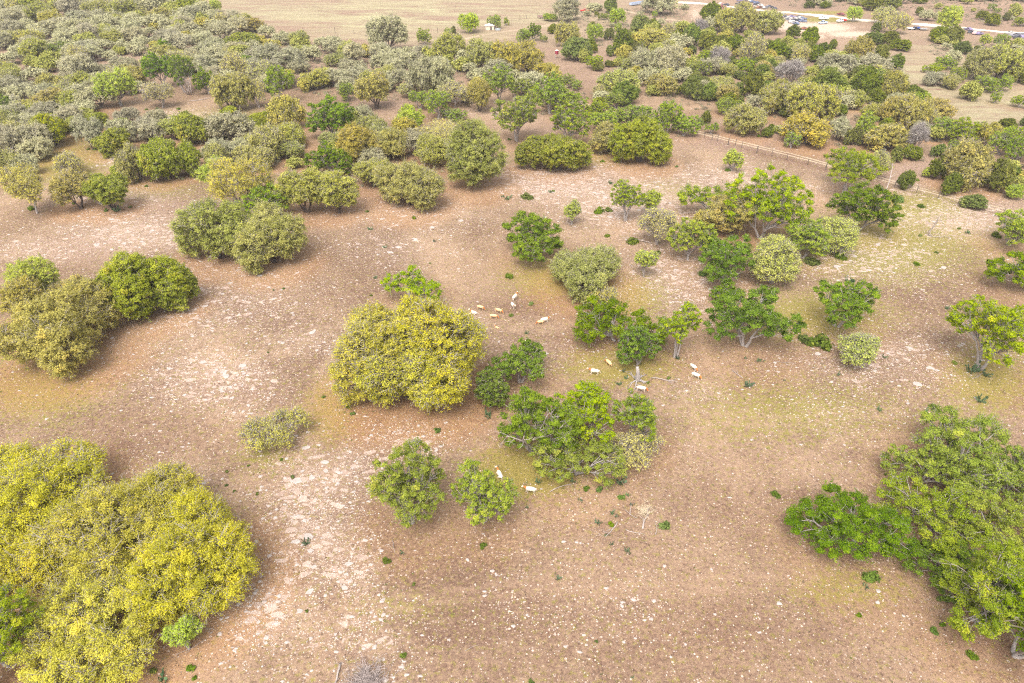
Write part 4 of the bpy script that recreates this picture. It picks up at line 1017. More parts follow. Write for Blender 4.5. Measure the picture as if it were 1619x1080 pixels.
def scatter(txt, makers, R, cat, desc, grp):
    used = [0] * len(makers); pr = [None] * len(makers)
    for it in txt.split('|'):
        px, py, w = map(float, it.split()); j = rb.randrange(len(makers))
        if pr[j] is None: pr[j] = makers[j](); o = pr[j]
        else: o = copy_tree(pr[j])
        s = w / 2 / px_per_m(py) / R; o.location = at(px, py + w * .25); o.scale = (s, s, s * rb.uniform(.8, 1.1)); o.rotation_euler = (0, 0, rb.uniform(0, 6.28))
        tag(o, None, cat, grp); AUTO.append((o, (('tiny ' if w < 9 else ('big ' if w > 22 else '')) + desc), px, py))
scatter(AG, [lambda: bush_proto(1), lambda: bush_proto(2), lambda: bush_proto(3)], 0.8, 'bush', 'green bush', 'low green bushes on the pasture')
scatter(CA, [lambda: cactus_proto(4), lambda: cactus_proto(5), lambda: cactus_proto(6)], 0.8, 'cactus', 'blue-green prickly pear', 'prickly pears on the pasture')

# ------------------------------------------------------------------ limestone: named slabs and loose stones
def stone_mat(name, a, b):
    t = NT(name); co = t.n('ShaderNodeTexCoord').outputs['Object']; oi = t.n('ShaderNodeObjectInfo').outputs['Random']; tone = t.attr('tone').outputs['Fac']
    n = t.noise(co, 3.0, 5, .65); c = t.mix(t.rng(n, .3, .7), a, b); c = t.mix(t.math('MULTIPLY', t.math('ADD', tone, oi), 0.35), c, (.40, .33, .30))
    t.bsdf(c, .9, .15, bump(t, n, .5, .04)); return t.m
M['slab'] = stone_mat('pale limestone', (.27, .235, .215), (.43, .385, .355)); M['pebble'] = stone_mat('white limestone chips', (.33, .27, .23), (.68, .59, .51))
def slab_mesh(seed):
    rg = random.Random(seed); k = rg.choice((5, 6, 7, 8)); top, mid, bot = [], [], []
    for j in range(k):
        t = 2 * PI * (j + rg.uniform(-.25, .25)) / k; r = rg.uniform(.55, 1.12); x, y = math.cos(t) * r * .5, math.sin(t) * r * .36
        top.append((x * .88, y * .88, .085 + rg.uniform(-.01, .015))); mid.append((x, y, .06)); bot.append((x * 1.02, y * 1.02, -.06))
    me = bpy.data.meshes.new('limestone_rock'); fs = [tuple(range(k))] + [(i + k, (i + 1) % k + k, (i + 1) % k, i) for i in range(k)] + [(i + 2 * k, (i + 1) % k + 2 * k, (i + 1) % k + k, i + k) for i in range(k)]
    me.from_pydata(top + mid + bot, [], fs); me.update(); return me
SL = [slab_mesh(i) for i in range(12)]; rs_ = random.Random(21); n_s = 0
crowns = [(t['b'].x, t['b'].y, t['R'] * .8) for t in TREES if t['near']]
xg = np.linspace(0, 1, 2)
def stony(px, py): return float(gblob(np.array([px]), np.array([py]), STONE)[0])
while n_s < 290:
    px, py = rs_.uniform(-5, 1625), rs_.triangular(170, 1085, 330)
    w = stony(px, py)
    if w < .35 or rs_.random() > w ** 2: continue
    p = at(px, py)
    if any((p.x - a) ** 2 + (p.y - b) ** 2 < r * r for a, b, r in crowns): continue
    o = link('limestone_rock', SL[rs_.randrange(12)], M['slab'], None, p)
    s = rs_.uniform(.5, 1.1) if rs_.random() < .75 else rs_.uniform(1.1, 2.0)
    o.scale = (s, s * rs_.uniform(.8, 1.2), rs_.uniform(.6, 1.1)); o.rotation_euler = (rs_.uniform(-.04, .04), rs_.uniform(-.04, .04), rs_.gauss(0, .7))
    tag(o, None, 'rock', 'flat limestone rocks lying in the gravel', 'thing'); AUTO.append((o, 'large pale flat rock' if s > 1.1 else 'pale flat rock', px, py)); n_s += 1
def cluster(x, y):
    g = np.random.default_rng(99); v = np.zeros_like(x); a = 0
    for sc_ in (3.0, 5.0, 9.0, 17.0, 2.0, 1.3):
        for _ in range(3):
            th = g.uniform(0, PI); v += np.sin((x * math.cos(th) + y * math.sin(th)) * 2 * PI / sc_ / g.uniform(.8, 1.3) + g.uniform(0, 6.28)) * (sc_ ** .3); a += sc_ ** .6 / 2
    return np.clip(0.5 + v / math.sqrt(a) / 2.6, 0, 1)
def loose(N, seed, lo, hi, base, name, mat, label, cat, thick=.5, boost=.5):
    rg = np.random.default_rng(seed); px = rg.uniform(-30, 1650, N * 6); py = rg.uniform(150, 1110, N * 6)
    # uniform on the ground: weight by ground area per pixel
    s = (FPX * SP + (py - 540) * CP) / CAM_H; dx0, dy0, dz0 = (px - 809.5) / FPX, CP - (py - 540) / FPX * SP, -SP - (py - 540) / FPX * CP; t0 = -CAM_H / dz0; cn = cluster(dx0 * t0, dy0 * t0); w = (gblob(px, py, STONE) * .95 + base) * (0.25 + 1.9 * cn ** 2)
    keep = rg.random(N * 6) < w * np.clip((5.5 / s) ** 1.3, 0, 1.6) * boost
    px, py, s = px[keep][:N], py[keep][:N], s[keep][:N]
    dx, dy, dz = (px - 809.5) / FPX, CP - (py - 540) / FPX * SP, -SP - (py - 540) / FPX * CP; t = -CAM_H / dz; x, y = dx * t, dy * t; z = HH(x, y)
    n = len(x); sz = lo + (hi - lo) * rg.random(n) ** 2.5 if True else None
    a = rg.uniform(0, 2 * PI, n); k = 5; ang = a[:, None] + np.arange(k)[None] * 2 * PI / k + rg.uniform(-.4, .4, (n, k)); r = sz[:, None] * .5 * rg.uniform(.7, 1.2, (n, k)); asp = rg.uniform(.5, 1, n)[:, None]
    bx = x[:, None] + np.cos(ang) * r; by = y[:, None] + np.sin(ang) * r * asp
    B = np.stack([bx, by, np.repeat((z - .03)[:, None], k, 1)], 2); Tt = np.stack([x[:, None] + np.cos(ang) * r * .72, y[:, None] + np.sin(ang) * r * asp * .72, (z + sz * thick * rg.uniform(.5, 1, n))[:, None] + rg.uniform(0, .02, (n, k))], 2)
    Vv = np.concatenate([B, Tt], 1).reshape(-1, 3); o0 = np.arange(n) * 2 * k; me = bpy.data.meshes.new(name)
    side = np.stack([np.stack([o0 + j, o0 + (j + 1) % k, o0 + k + (j + 1) % k, o0 + k + j], 1) for j in range(k)], 1).reshape(-1, 4)
    cap = np.stack([o0 + k + j for j in range(k)], 1); loops = np.concatenate([side.ravel(), cap.ravel()]); me.vertices.add(len(Vv)); me.vertices.foreach_set('co', Vv.astype(np.float32).ravel())
    me.loops.add(len(loops)); me.loops.foreach_set('vertex_index', loops.astype(np.int32)); me.polygons.add(len(side) + n)
    me.polygons.foreach_set('loop_start', np.concatenate([np.arange(len(side)) * 4, len(side) * 4 + np.arange(n) * k]).astype(np.int32)); me.update(calc_edges=True)
    tn = rg.random(n); at_ = me.attributes.new('tone', 'FLOAT', 'FACE'); at_.data.foreach_set('value', np.concatenate([np.repeat(tn, k), tn]).astype(np.float32))
    return tag(link(name, me, mat), label, cat, None, 'stuff')
loose(9000, 12, .22, .85, .02, 'flat_stones', M['slab'], 'smaller flat limestone pieces of the pavement', 'stones', .10, 1.1)
loose(70000, 2, .05, .27, .07, 'loose_stones', M['pebble'], 'white limestone chips strewn over the whole pasture', 'stones')
# low green weeds and dry tufts, uncountable
def tufts(N, seed, items, base, name, mat, label, size):
    rg = np.random.default_rng(seed); px = rg.uniform(-30, 1650, N * 8); py = rg.uniform(90, 1110, N * 8); s = (FPX * SP + (py - 540) * CP) / CAM_H
    w = gblob(px, py, items) + base; keep = rg.random(N * 8) < w * np.clip((5.5 / s) ** 1.5, 0, 1.6) * .5; px, py, s = px[keep][:N], py[keep][:N], s[keep][:N]
    dx, dy, dz = (px - 809.5) / FPX, CP - (py - 540) / FPX * SP, -SP - (py - 540) / FPX * CP; t = -CAM_H / dz; x, y = dx * t, dy * t; n = len(x); k = 6
    x = np.repeat(x, k) + rg.normal(0, size * .5, n * k); y = np.repeat(y, k) + rg.normal(0, size * .5, n * k); z = HH(x, y); m = n * k; l = size * rg.uniform(.5, 1.2, m)
    d = rg.normal(size=(m, 3)); d[:, 2] = np.abs(d[:, 2]) * .8 + .25; d /= np.linalg.norm(d, axis=1)[:, None]; sd_ = np.cross(d, rg.normal(size=(m, 3))); sd_ /= np.linalg.norm(sd_, axis=1)[:, None]
    p = np.stack([x, y, z - .01], 1); q = np.stack([p - sd_ * l[:, None] * .28, p + sd_ * l[:, None] * .28, p + d * l[:, None] + sd_ * l[:, None] * .15, p + d * l[:, None] - sd_ * l[:, None] * .15], 1).reshape(-1, 3)
    return tag(link(name, np_mesh(name, q, np.arange(4 * m).reshape(m, 4), np.clip(np.repeat(rg.random(n), k) + rg.normal(0, .15, m), 0, 1)), mat), label, 'grass', None, 'stuff')
tufts(9000, 31, GREEN, .05, 'green_weeds', leaf_mat('weed leaves', (.12, .17, .03), (.30, .36, .07), (.34, .38, .08), .3), 'low green weeds sprouting between the stones', .16)
tufts(16000, 32, MULCH + PINK, .22, 'dry_grass', leaf_mat('dry grass blades', (.20, .13, .085), (.46, .35, .23), (.42, .30, .2), .3), 'dry brown grass tufts on the bare pasture', .16)

# low scrub between the far trees, uncountable
rgu = np.random.default_rng(61); xs_, ys_ = [], []
for poly, Rm, mix, nmax in FILLS:
    W = [at(px, max(py, -60)) for px, py in poly]; wp = [(w.x, w.y) for w in W]; X0, X1 = min(p[0] for p in wp), max(p[0] for p in wp); Y0, Y1 = min(p[1] for p in wp), max(p[1] for p in wp)
    for _ in range(int((X1 - X0) * (Y1 - Y0) * 0.07)):
        x, y = rgu.uniform(X0, X1), rgu.uniform(Y0, Y1)
        if not in_poly(x, y, wp): continue
        px, py = pix(x, y)
        if any(a and ((px - hx) / a) ** 2 + ((py - hy) / b) ** 2 < 1 for hx, hy, a, b in HOLES) or dseg(px, py, TRACK, 2) < 14 or dseg(px, py, ROAD, 3) < 8: continue
        xs_.append(x); ys_.append(y)
n_ = len(xs_); k_ = 44; r_ = rgu.uniform(.5, 1.5, n_); X = np.repeat(np.array(xs_), k_); Y = np.repeat(np.array(ys_), k_); Rr_ = np.repeat(r_, k_); m_ = n_ * k_
u_ = rgu.normal(size=(m_, 3)); u_ /= np.linalg.norm(u_, axis=1)[:, None]; u_[:, 2] = np.abs(u_[:, 2]) * .8; P_ = np.stack([X, Y, HH(X, Y) + .05], 1) + u_ * (Rr_ * rgu.uniform(.5, 1.05, m_))[:, None]
n3 = u_ + np.array([0, 0, .4]) + rgu.normal(0, .4, (m_, 3)); a3 = np.cross(n3, rgu.normal(size=(m_, 3))); a3 /= np.linalg.norm(a3, axis=1)[:, None]; b3 = np.cross(n3, a3); b3 /= np.linalg.norm(b3, axis=1)[:, None]; l3 = rgu.uniform(.12, .26, m_)[:, None]
q3 = np.stack([P_ - a3 * l3, P_ - b3 * l3 * .5, P_ + a3 * l3, P_ + b3 * l3 * .5], 1).reshape(-1, 3)
tag(link('underbrush', np_mesh('underbrush', q3, np.arange(4 * m_).reshape(m_, 4), np.clip(np.repeat(rgu.random(n_), k_) * .8 + rgu.normal(.1, .15, m_), 0, 1)), leaf_mat('grey scrub', (.20, .17, .11), (.44, .40, .26), (.36, .38, .14), .35)), 'low grey-green scrub filling the gaps between the far trees', 'scrub', None, 'stuff')

# ------------------------------------------------------------------ fence
M['post'] = simple('weathered cedar post', (.12, .095, .085), .9, .1, .35, 6); M['wire'] = simple('rusty fence wire', (.20, .16, .14), .6, .4, .2, 2)
posts = [(925, 178, 0), (952, 185, 0), (980, 191, 0), (1010, 198, 0), (1040, 205, 0), (1070, 211, 0), (1095, 216, 0), (1113, 219, 0), (1126, 222, 0), (1134, 223, 0), (1151, 229, 1), (1162, 231, 0), (1172, 234, 0), (1196, 242, 1), (1220, 247, 0), (1244, 253, 0), (1277, 261, 0), (1305, 268, 1), (1340, 277, 0), (1375, 287, 1), (1414, 297, 0), (1449, 305, 0), (1483, 314, 0), (1515, 322, 0), (1550, 332, 1), (1585, 341, 0), (1620, 350, 1), (1660, 361, 0)]
fence = empty('wire_fence', at(1277, 261)); fb = fence.location.copy()
tag(fence, 'tall wire fence on uneven cedar posts running beside the two-rut track', 'fence')
rp = random.Random(4); tops = []
for px, py, thick in posts:
    p = at(px, py) - fb; r = .15 if thick else .09; h = 2.3 if thick else rp.uniform(1.9, 2.4); lx, ly = rp.uniform(-.18, .18), rp.uniform(-.1, .1)
    mb = MB(); mb.tube([p + Vector((0, 0, -.4)), p + Vector((lx * .5, ly * .5, h * .5)), p + Vector((lx, ly, h))], [r * 1.1, r, r * .85], 7); mb.obj('post', M['post'], fence); tops.append((p, Vector((lx, ly, h)), h))
mb = MB()
for lev in (.25, .6, .95, 1.3, 1.65, 1.9):
    mb.tube([p + tp * (lev / h) for p, tp, h in tops], [.012] * len(tops), 3)
mb.obj('wire', M['wire'], fence)
# posts along the edge of the pale field
fl = [(480, 52), (530, 53), (560, 54), (600, 55), (640, 55), (692, 52), (724, 50), (752, 47), (780, 40), (800, 36), (822, 32), (832, 30), (850, 28), (870, 24)]
f2 = empty('wire_fence', at(692, 52)); fb = f2.location.copy(); tag(f2, 'far wire fence with thin dark posts along the edge of the pale field', 'fence'); tops = []
for px, py in fl:
    p = at(px, py) - fb; mb = MB(); h = rp.uniform(2.0, 3.2); mb.tube([p + Vector((0, 0, -.4)), p + Vector((0, 0, h))], [.12, .1], 6); mb.obj('post', M['post'], f2); tops.append((p, Vector((0, 0, h)), h))
mb = MB()
for lev in (.5, 1.0, 1.5): mb.tube([p + Vector((0, 0, lev)) for p, tp, h in tops], [.015] * len(tops), 3)
mb.obj('wire', M['wire'], f2)

# ------------------------------------------------------------------ dead wood
def limb(mb, rg, p, d, L, r, depth, grav=0.0):
    pts = [p.copy()]; rs = [r]; n = 5
    for i in range(n):
        d = (d + Vector((rg.gauss(0, .18), rg.gauss(0, .18), rg.gauss(0, .12) - grav))).normalized(); p = p + d * L / n
        if p.z < 0.04: p.z = 0.04; d.z = abs(d.z) * .3
        pts.append(p.copy()); rs.append(r * (1 - .65 * (i + 1) / n))
        if depth > 0 and i >= 1 and rg.random() < .75:
            dd = (d + Vector((rg.gauss(0, .7), rg.gauss(0, .7), rg.gauss(0, .35)))).normalized(); limb(mb, rg, p.copy(), dd, L * rg.uniform(.35, .6), rs[-1] * .65, depth - 1, grav)
    mb.tube(pts, rs, 6 if r > .05 else 4)
def dead(name, px, py, dirn, L, r, depth, seed, label, cat='branch', lift=.1, grav=.03):
    rg = random.Random(seed); mb = MB(); limb(mb, rg, Vector((0, 0, lift)), Vector(dirn).normalized(), L, r * .68, depth, grav)
    o = mb.obj(name, M['deadwood'], smooth=True); o.location = at(px, py); return tag(o, label, cat, 'fallen dead branches' if cat == 'branch' else None)
for o_, t_ in BALD:
    rg = random.Random(int(t_['R'] * 100)); mb = MB(); R_t, z_t, h_t = t_['R'], t_['zc'], t_['hz']
    for k in range(6):
        st = Vector((rg.uniform(-.2, .2) * R_t, rg.uniform(-.45, 0) * R_t, z_t * .75)); limb(mb, rg, st, Vector((rg.gauss(0, .45), rg.gauss(-.3, .4), .85)), h_t * .85, .15, 3, .02)
    mb.obj('bare_limbs', M['deadwood'], o_, smooth=True)
dead('fallen_branch', 976, 826, (-.35, -1, .02), 3.6, .14, 2, 5, 'long forked white branch lying between the prickly pears')
dead('fallen_branch', 989, 838, (1, -.28, 0), 2.6, .10, 0, 6, 'straight pale log right of the forked white branch')
dead('fallen_branch', 1016, 837, (.35, 1, .15), 2.8, .22, 2, 7, 'thick grey curved limb beside the cream dead brush')
dead('fallen_branch', 996, 815, (.1, 1, .2), 2.2, .09, 1, 8, 'thin upright grey branch by the upper prickly pear')
dead('fallen_branch', 1008, 820, (-1, .4, 0), 2.6, .07, 1, 9, 'thin arching pale branch left of the thick curved limb')
dead('fallen_branch', 1036, 846, (.5, .8, .1), 2.4, .08, 2, 10, 'dark tangled branch below the yellow-green bush')
dead('fallen_branch', 538, 1050, (.25, -1, .02), 3.0, .22, 0, 11, 'smooth pale log leaning into the brush pile at the bottom edge')
dead('fallen_branch', 318, 1015, (-.5, -1, 0), 3.0, .06, 1, 12, 'thin white stick at the lower edge of the corner grove')
dead('fallen_branch', 1174, 598, (-.6, 1, .1), 2.6, .12, 2, 13, 'forked dead limb above a big prickly pear under the broad dark oak')
dead('fallen_branch', 1228, 572, (1, -.5, 0), 3.2, .06, 1, 14, 'thin dead stick on the gravel right of the broad dark oak')
dead('fallen_branch', 1030, 385, (-1, .35, .2), 7, .16, 2, 15, 'large fallen white branch with spreading twigs left of the mixed thicket')
dead('fallen_branch', 1350, 398, (-1, .2, 0), 4.0, .09, 2, 16, 'dead branch at the right foot of the mixed thicket')
dead('fallen_branch', 1030, 598, (1, -.15, .05), 4.5, .16, 2, 17, 'grey fallen limb right of the gnarled root under the dark oak')
dead('fallen_branch', 870, 778, (.8, .5, .1), 4.0, .10, 2, 18, 'pale dead branches in front of the central clump near a standing antelope')
dead('fallen_branch', 1555, 590, (-1, -.3, .1), 4.0, .10, 2, 19, 'dead branch draped over cactus by the split-trunk oak')
dead('fallen_branch', 620, 855, (.3, -.8, .1), 2.6, .08, 1, 20, 'pale branch lying below the left oak of the lower pair')
dead('fallen_branch', 585, 1030, (.9, .5, 0), 1.6, .05, 0, 25, 'short white stick right of the brush pile')
dead('fallen_branch', 735, 1030, (.9, .6, 0), 1.8, .05, 0, 26, 'short white stick on the gravel right of the lone bush at the bottom')
dead('fallen_branch', 1470, 374, (1, -.2, 0), 5, .12, 2, 27, 'fallen dead top lying right of the pale snag')
dead('fallen_branch', 300, 160, (1, .1, .1), 8, .2, 2, 28, 'dark fallen tree in front of the white dead tree')
mb = MB(); rg = random.Random(41)
limb(mb, rg, Vector((0, 0, -.2)), Vector((.03, 0, 1)), 6.2, .26, 0); limb(mb, rg, Vector((0, 0, 3.0)), Vector((-1, .1, .1)), 2.2, .1, 1); limb(mb, rg, Vector((0, 0, 3.2)), Vector((1, .1, .2)), 2.0, .1, 1)
for k in range(5): limb(mb, rg, Vector((0, 0, .15)), Vector((math.cos(k * 1.3), math.sin(k * 1.3), -.1)), .9, .12, 0)
o = mb.obj('dead_snag', M['deadwood'], smooth=True); o.location = at(1468, 372); tag(o, 'bare pale trunk standing alone on the stony grass below the fence', 'dead tree')
mb = MB(); limb(mb, rg, Vector((0, 0, -.2)), Vector((.1, 0, 1)), 10.5, .2, 0); limb(mb, rg, Vector((.3, 0, 5)), Vector((1, .1, .7)), 2.2, .08, 1)
o = mb.obj('dead_snag', M['deadwood'], smooth=True); o.location = at(1397, 309); tag(o, 'tall slim grey trunk rising beside the dense green round oak', 'dead tree')
mb = MB(); rg = random.Random(43)
for k in range(7): limb(mb, rg, Vector((rg.uniform(-1, 1), 0, .1)), Vector((rg.gauss(0, .5), rg.gauss(0, .3), 1)), 6.5, .2, 3)
o = mb.obj('dead_tree', M['deadwood'], smooth=True); o.location = at(300, 150); tag(o, 'white bleached dead tree between two deep green trees', 'dead tree')
mb = MB(); rg = random.Random(44)
for k in range(230):
    a = rg.uniform(0, 6.28); d = abs(rg.gauss(0, 1.35)); limb(mb, rg, Vector((math.cos(a) * d, math.sin(a) * d * .7, rg.uniform(.03, .5))), Vector((rg.gauss(0, 1), rg.gauss(0, 1), rg.gauss(.15, .25))), rg.uniform(.8, 2.0), rg.uniform(.02, .05), 1)
o = mb.obj('brush_pile', simple('dry brushwood', (.30, .25, .235), .9, .1, .5, 3)); o.location = at(580, 1078); tag(o, 'tangled heap of cut brush at the bottom edge', 'brush pile')
def pale_brush(px, py, seed, label, R=1.5, N=110):
    mb = MB(); rg = random.Random(seed)
    for k in range(N):
        a = rg.uniform(0, 6.28); d = abs(rg.gauss(0, R * .45)); limb(mb, rg, Vector((math.cos(a) * d, math.sin(a) * d, rg.uniform(.03, .5))), Vector((rg.gauss(0, 1), rg.gauss(0, 1), rg.gauss(.5, .4))), rg.uniform(.5, 1.1), rg.uniform(.012, .025), 1)
    o = mb.obj('dead_bush', M['cream']); o.location = at(px, py); return tag(o, label, 'dead bush')
M['cream'] = simple('straw-dry twigs', (.55, .46, .33), .9, .1, .3, 3)
pale_brush(1018, 812, 3, 'cream-coloured dead bush right of the prickly pear cluster')
# the gnarled roots under the dark oak
mb = MB(); rg = random.Random(9)
mb.tube([(0, 0, -.2), (0, 0, .6), (-.1, 0, 1.6), (-.35, 0, 3.0)], [.55, .42, .34, .28], 9)
for k in range(7): limb(mb, rg, Vector((0, 0, .3)), Vector((math.cos(k * .9), math.sin(k * .9), -.15)), rg.uniform(1.4, 2.8), .18, 1, .06)
o = mb.obj('tree_stump', M['bark_pale'], smooth=True); o.location = at(1008, 602); tag(o, 'pale flared stump with spreading roots below the low dark green oak', 'tree stump')

# ------------------------------------------------------------------ antelope
M['oryx_white'] = simple('cream antelope coat', (.70, .62, .52), .8, .2, .12, 4); M['oryx_rust'] = simple('rust neck hair', (.50, .17, .045), .8, .2, .2, 5)
M['oryx_tan'] = simple('tan antelope coat', (.68, .45, .24), .8, .2, .12, 4); M['horn'] = simple('dark horn', (.20, .17, .15), .5, .4, .3, 8)
def oryx(pose):
    V_, E_, Rr = [], [], []
    def ad(p, r, prev=None):
        V_.append(p); Rr.append(r)
        if prev is not None: E_.append((prev, len(V_) - 1))
        return len(V_) - 1
    dz = -0.62 if pose == 'lying' else 0.0
    pel = ad((-.62, 0, 1.00 + dz), .25); bel = ad((-.15, 0, .94 + dz), .31, pel); ch = ad((.42, 0, .96 + dz), .29, bel)
    if pose == 'graze': nk = [((.78, 0, .92), .17), ((1.0, 0, .66), .12), ((1.13, 0, .42), .105), ((1.22, 0, .14), .055)]
    elif pose == 'alert': nk = [((.70, 0, 1.20), .17), ((.90, 0, 1.50), .12), ((1.02, 0, 1.64), .11), ((1.30, 0, 1.50), .055)]
    elif pose == 'lying': nk = [((.68, 0, .66), .17), ((.86, .1, .98), .12), ((.93, .18, 1.10), .11), ((1.02, .42, .98), .055)]
    else: nk = [((.74, 0, 1.12), .17), ((.98, 0, 1.30), .12), ((1.12, 0, 1.38), .11), ((1.40, 0, 1.22), .055)]
    pr = ch; head = None
    for j, (p, r) in enumerate(nk):
        pr = ad(p, r, pr)
        if j == 2: head = pr
    hp = Vector(nk[2][0]); fw = (Vector(nk[3][0]) - hp).normalized(); up = Vector((-fw.z, 0, fw.x)) if pose != 'lying' else Vector((-.2, -.3, 1)).normalized()
    if up.z < 0 and pose != 'graze': up = -up
    if pose == 'graze': up = Vector((.95, 0, .3))
    for s in (-1, 1):
        ad(tuple(hp + up * .03 + Vector((-.03, .2 * s, .06)) if pose != 'lying' else hp + Vector((.12 * s, 0, .12))), .03, head)
        if pose == 'lying':
            k1 = ad((-.45, .30 * s, .22), .11, pel); k2 = ad((-.15, .36 * s, .10), .055, k1); ad((-.45, .42 * s, .06), .04, k2)
            f1 = ad((.48, .24 * s, .22), .09, ch); f2 = ad((.78, .24 * s, .10), .05, f1); ad((.55, .30 * s, .05), .04, f2)
        else:
            st = .06 * s
            h1 = ad((-.68, .15 * s, .80), .15, pel); h2 = ad((-.58 + st, .15 * s, .60), .085, h1); h3 = ad((-.74 + st, .14 * s, .42), .048, h2); h4 = ad((-.68 + st * 1.6, .14 * s, .10), .036, h3); ad((-.65 + st * 1.6, .14 * s, .02), .045, h4)
            f1 = ad((.48, .14 * s, .74), .12, ch); f2 = ad((.50 - st, .14 * s, .45), .052, f1); f3 = ad((.49 - st * 1.6, .14 * s, .10), .036, f2); ad((.52 - st * 1.6, .14 * s, .02), .045, f3)
    t1 = ad((-.90, 0, 1.02 + dz), .045, pel); t2 = ad((-1.04, .04, .78 + dz), .03, t1); ad((-1.08, .05, .58 + dz * .8), .05, t2)
    me = bpy.data.meshes.new('sk'); me.from_pydata(V_, E_, []); o = bpy.data.objects.new('sk', me); COL.objects.link(o)
    o.modifiers.new('skin', 'SKIN'); sv = me.skin_vertices[0].data
    for i, r in enumerate(Rr): sv[i].radius = (r, r)
    sv[0].use_root = True; sm = o.modifiers.new('sub', 'SUBSURF'); sm.levels = 2; sm.render_levels = 2
    dg = bpy.context.evaluated_depsgraph_get(); dg.update(); m2 = bpy.data.meshes.new_from_object(o.evaluated_get(dg)); bpy.data.objects.remove(o)
    m2.name = 'antelope_body'; m2.materials.clear(); m2.polygons.foreach_set('use_smooth', [True] * len(m2.polygons))
    c = np.array([p.center[:] for p in m2.polygons]); a0 = np.array(nk[0][0]); a1 = np.array(nk[2][0]); ax = a1 - a0; L = np.linalg.norm(ax); ax /= L
    tt = (c - a0) @ ax; dd = np.linalg.norm((c - a0) - tt[:, None] * ax, axis=1)
    rust = (tt > -.10) & (tt < L - .02) & (dd < .27) & (c[:, 0] > .5); horn_dir = (up - fw * 1.25).normalized() if pose != 'graze' else Vector((.35, 0, 1)).normalized()
    return m2, rust, hp, up, horn_dir
PO = {}
def oryx_proto(pose, coat):
    m2, rust, hp, up, hd = oryx(pose); m2.materials.append(M[coat]); m2.materials.append(M['oryx_rust']); m2.polygons.foreach_set('material_index', rust.astype(np.int32))
    root = empty('antelope'); link('body', m2, None, root)
    for s in (-1, 1):
        mb = MB(); side = Vector((0, 1, 0)) * s if pose != 'lying' else Vector((1, 0, 0)) * s; pts = [hp + up * .06 + side * .04]; d = hd.copy()
        for k in range(6): pts.append(pts[-1] + (d + side * .1) * .16); d = (d + Vector((-.10, 0, -.07))).normalized()
        mb.tube(pts, [.028, .026, .023, .02, .016, .011, .004], 6); mb.obj('horn', M['horn'], root, smooth=True)
    return root
#        px,py(feet), pose, heading deg (0 = right, 90 = away), coat, scale, label
AN = [(814, 474, 'alert', 55, 'oryx_white', 1.0, 'pale antelope walking away up the slope, topmost of the herd'),
 (811, 487, 'stand', -68, 'oryx_white', 1.0, 'pale antelope facing the camera just below the topmost one'),
 (760, 490, 'graze', -25, 'oryx_tan', .95, 'tan-backed antelope grazing at upper left of the herd'),
 (749, 496, 'lying', 160, 'oryx_white', 1.0, 'white antelope half hidden behind the yellow dome, leftmost of the herd'),
 (789, 495, 'graze', -30, 'oryx_tan', .95, 'tan antelope with its head down left of a small green bush'),
 (781, 504, 'graze', -12, 'oryx_tan', .95, 'cream antelope seen from the side left below the grazing tan one'),
 (786, 519, 'lying', 150, 'oryx_tan', .6, 'small tan calf lying alone below the upper herd'),
 (861, 510, 'stand', 10, 'oryx_white', 1.0, 'white antelope with rust neck, right one of the close pair'),
 (854, 513, 'graze', 190, 'oryx_tan', .85, 'tan antelope, left one of the close pair'),
 (835, 546, 'graze', -20, 'oryx_white', 1.0, 'white antelope just behind the leaning deep green oak'),
 (962, 578, 'graze', 120, 'oryx_tan', 1.0, 'tan antelope beside the left edge of the low dark oak'),
 (939, 592, 'stand', 175, 'oryx_white', 1.05, 'white antelope with rust neck facing left in the open gap'),
 (1096, 585, 'graze', -60, 'oryx_white', 1.0, 'white antelope, rear one of the pair right of the stump'),
 (1100, 598, 'graze', -40, 'oryx_white', 1.0, 'white antelope, front one of the pair right of the stump'),
 (1014, 619, 'graze', -15, 'oryx_white', 1.05, 'white grazing antelope just above the central clump of oaks'),
 (1002, 667, 'lying', 70, 'oryx_white', .85, 'white antelope resting under the right side of the central clump'),
 (790, 752, 'lying', 112, 'oryx_white', 1.05, 'cream antelope lying down right of the lower oak pair'),
 (838, 779, 'stand', 175, 'oryx_white', 1.0, 'white antelope with rust neck standing nearest the camera')]
for px, py, pose, hd, coat, s, lab in AN:
    k = (pose, coat)
    if k not in PO: PO[k] = oryx_proto(pose, coat); o = PO[k]
    else: o = copy_tree(PO[k])
    o.location = at(px, py); o.rotation_euler = (0, 0, R_(hd)); s = s * .92; o.scale = (s, s, s); tag(o, lab, 'antelope', 'white antelope herd among the oaks')

# ------------------------------------------------------------------ vehicles and yard
def paint(name, col, rough=.35): return simple(name, col, rough, .5, .12, 1.2)
M['glass'] = simple('dark window glass', (.03, .035, .045), .15, .6, .1, 1); M['tyre'] = simple('black tyre rubber', (.03, .03, .032), .9, .2, .2, 3); M['chrome'] = simple('dull grey metal', (.42, .42, .43), .4, .5, .2, 2, .4)
M['lamp'] = simple('headlight glass', (.8, .8, .78), .2, .6, .05, 2); M['whitepaint'] = paint('white paint', (.78, .77, .75)); M['redpaint'] = paint('red paint', (.55, .03, .025))
def wheels(root, xs, y, r=.38, w=.25):
    for x in xs:
        for s in (-1, 1):
            mb = MB(); mb.cyl((x, y * s, r), r, w, 'Y', 16); wh = mb.obj('wheel', M['tyre'], root, bevel=.03)
            mb = MB(); mb.cyl((x, (y + w * .46) * s, r), r * .55, .06, 'Y', 12); mb.obj('rim', M['chrome'], wh)
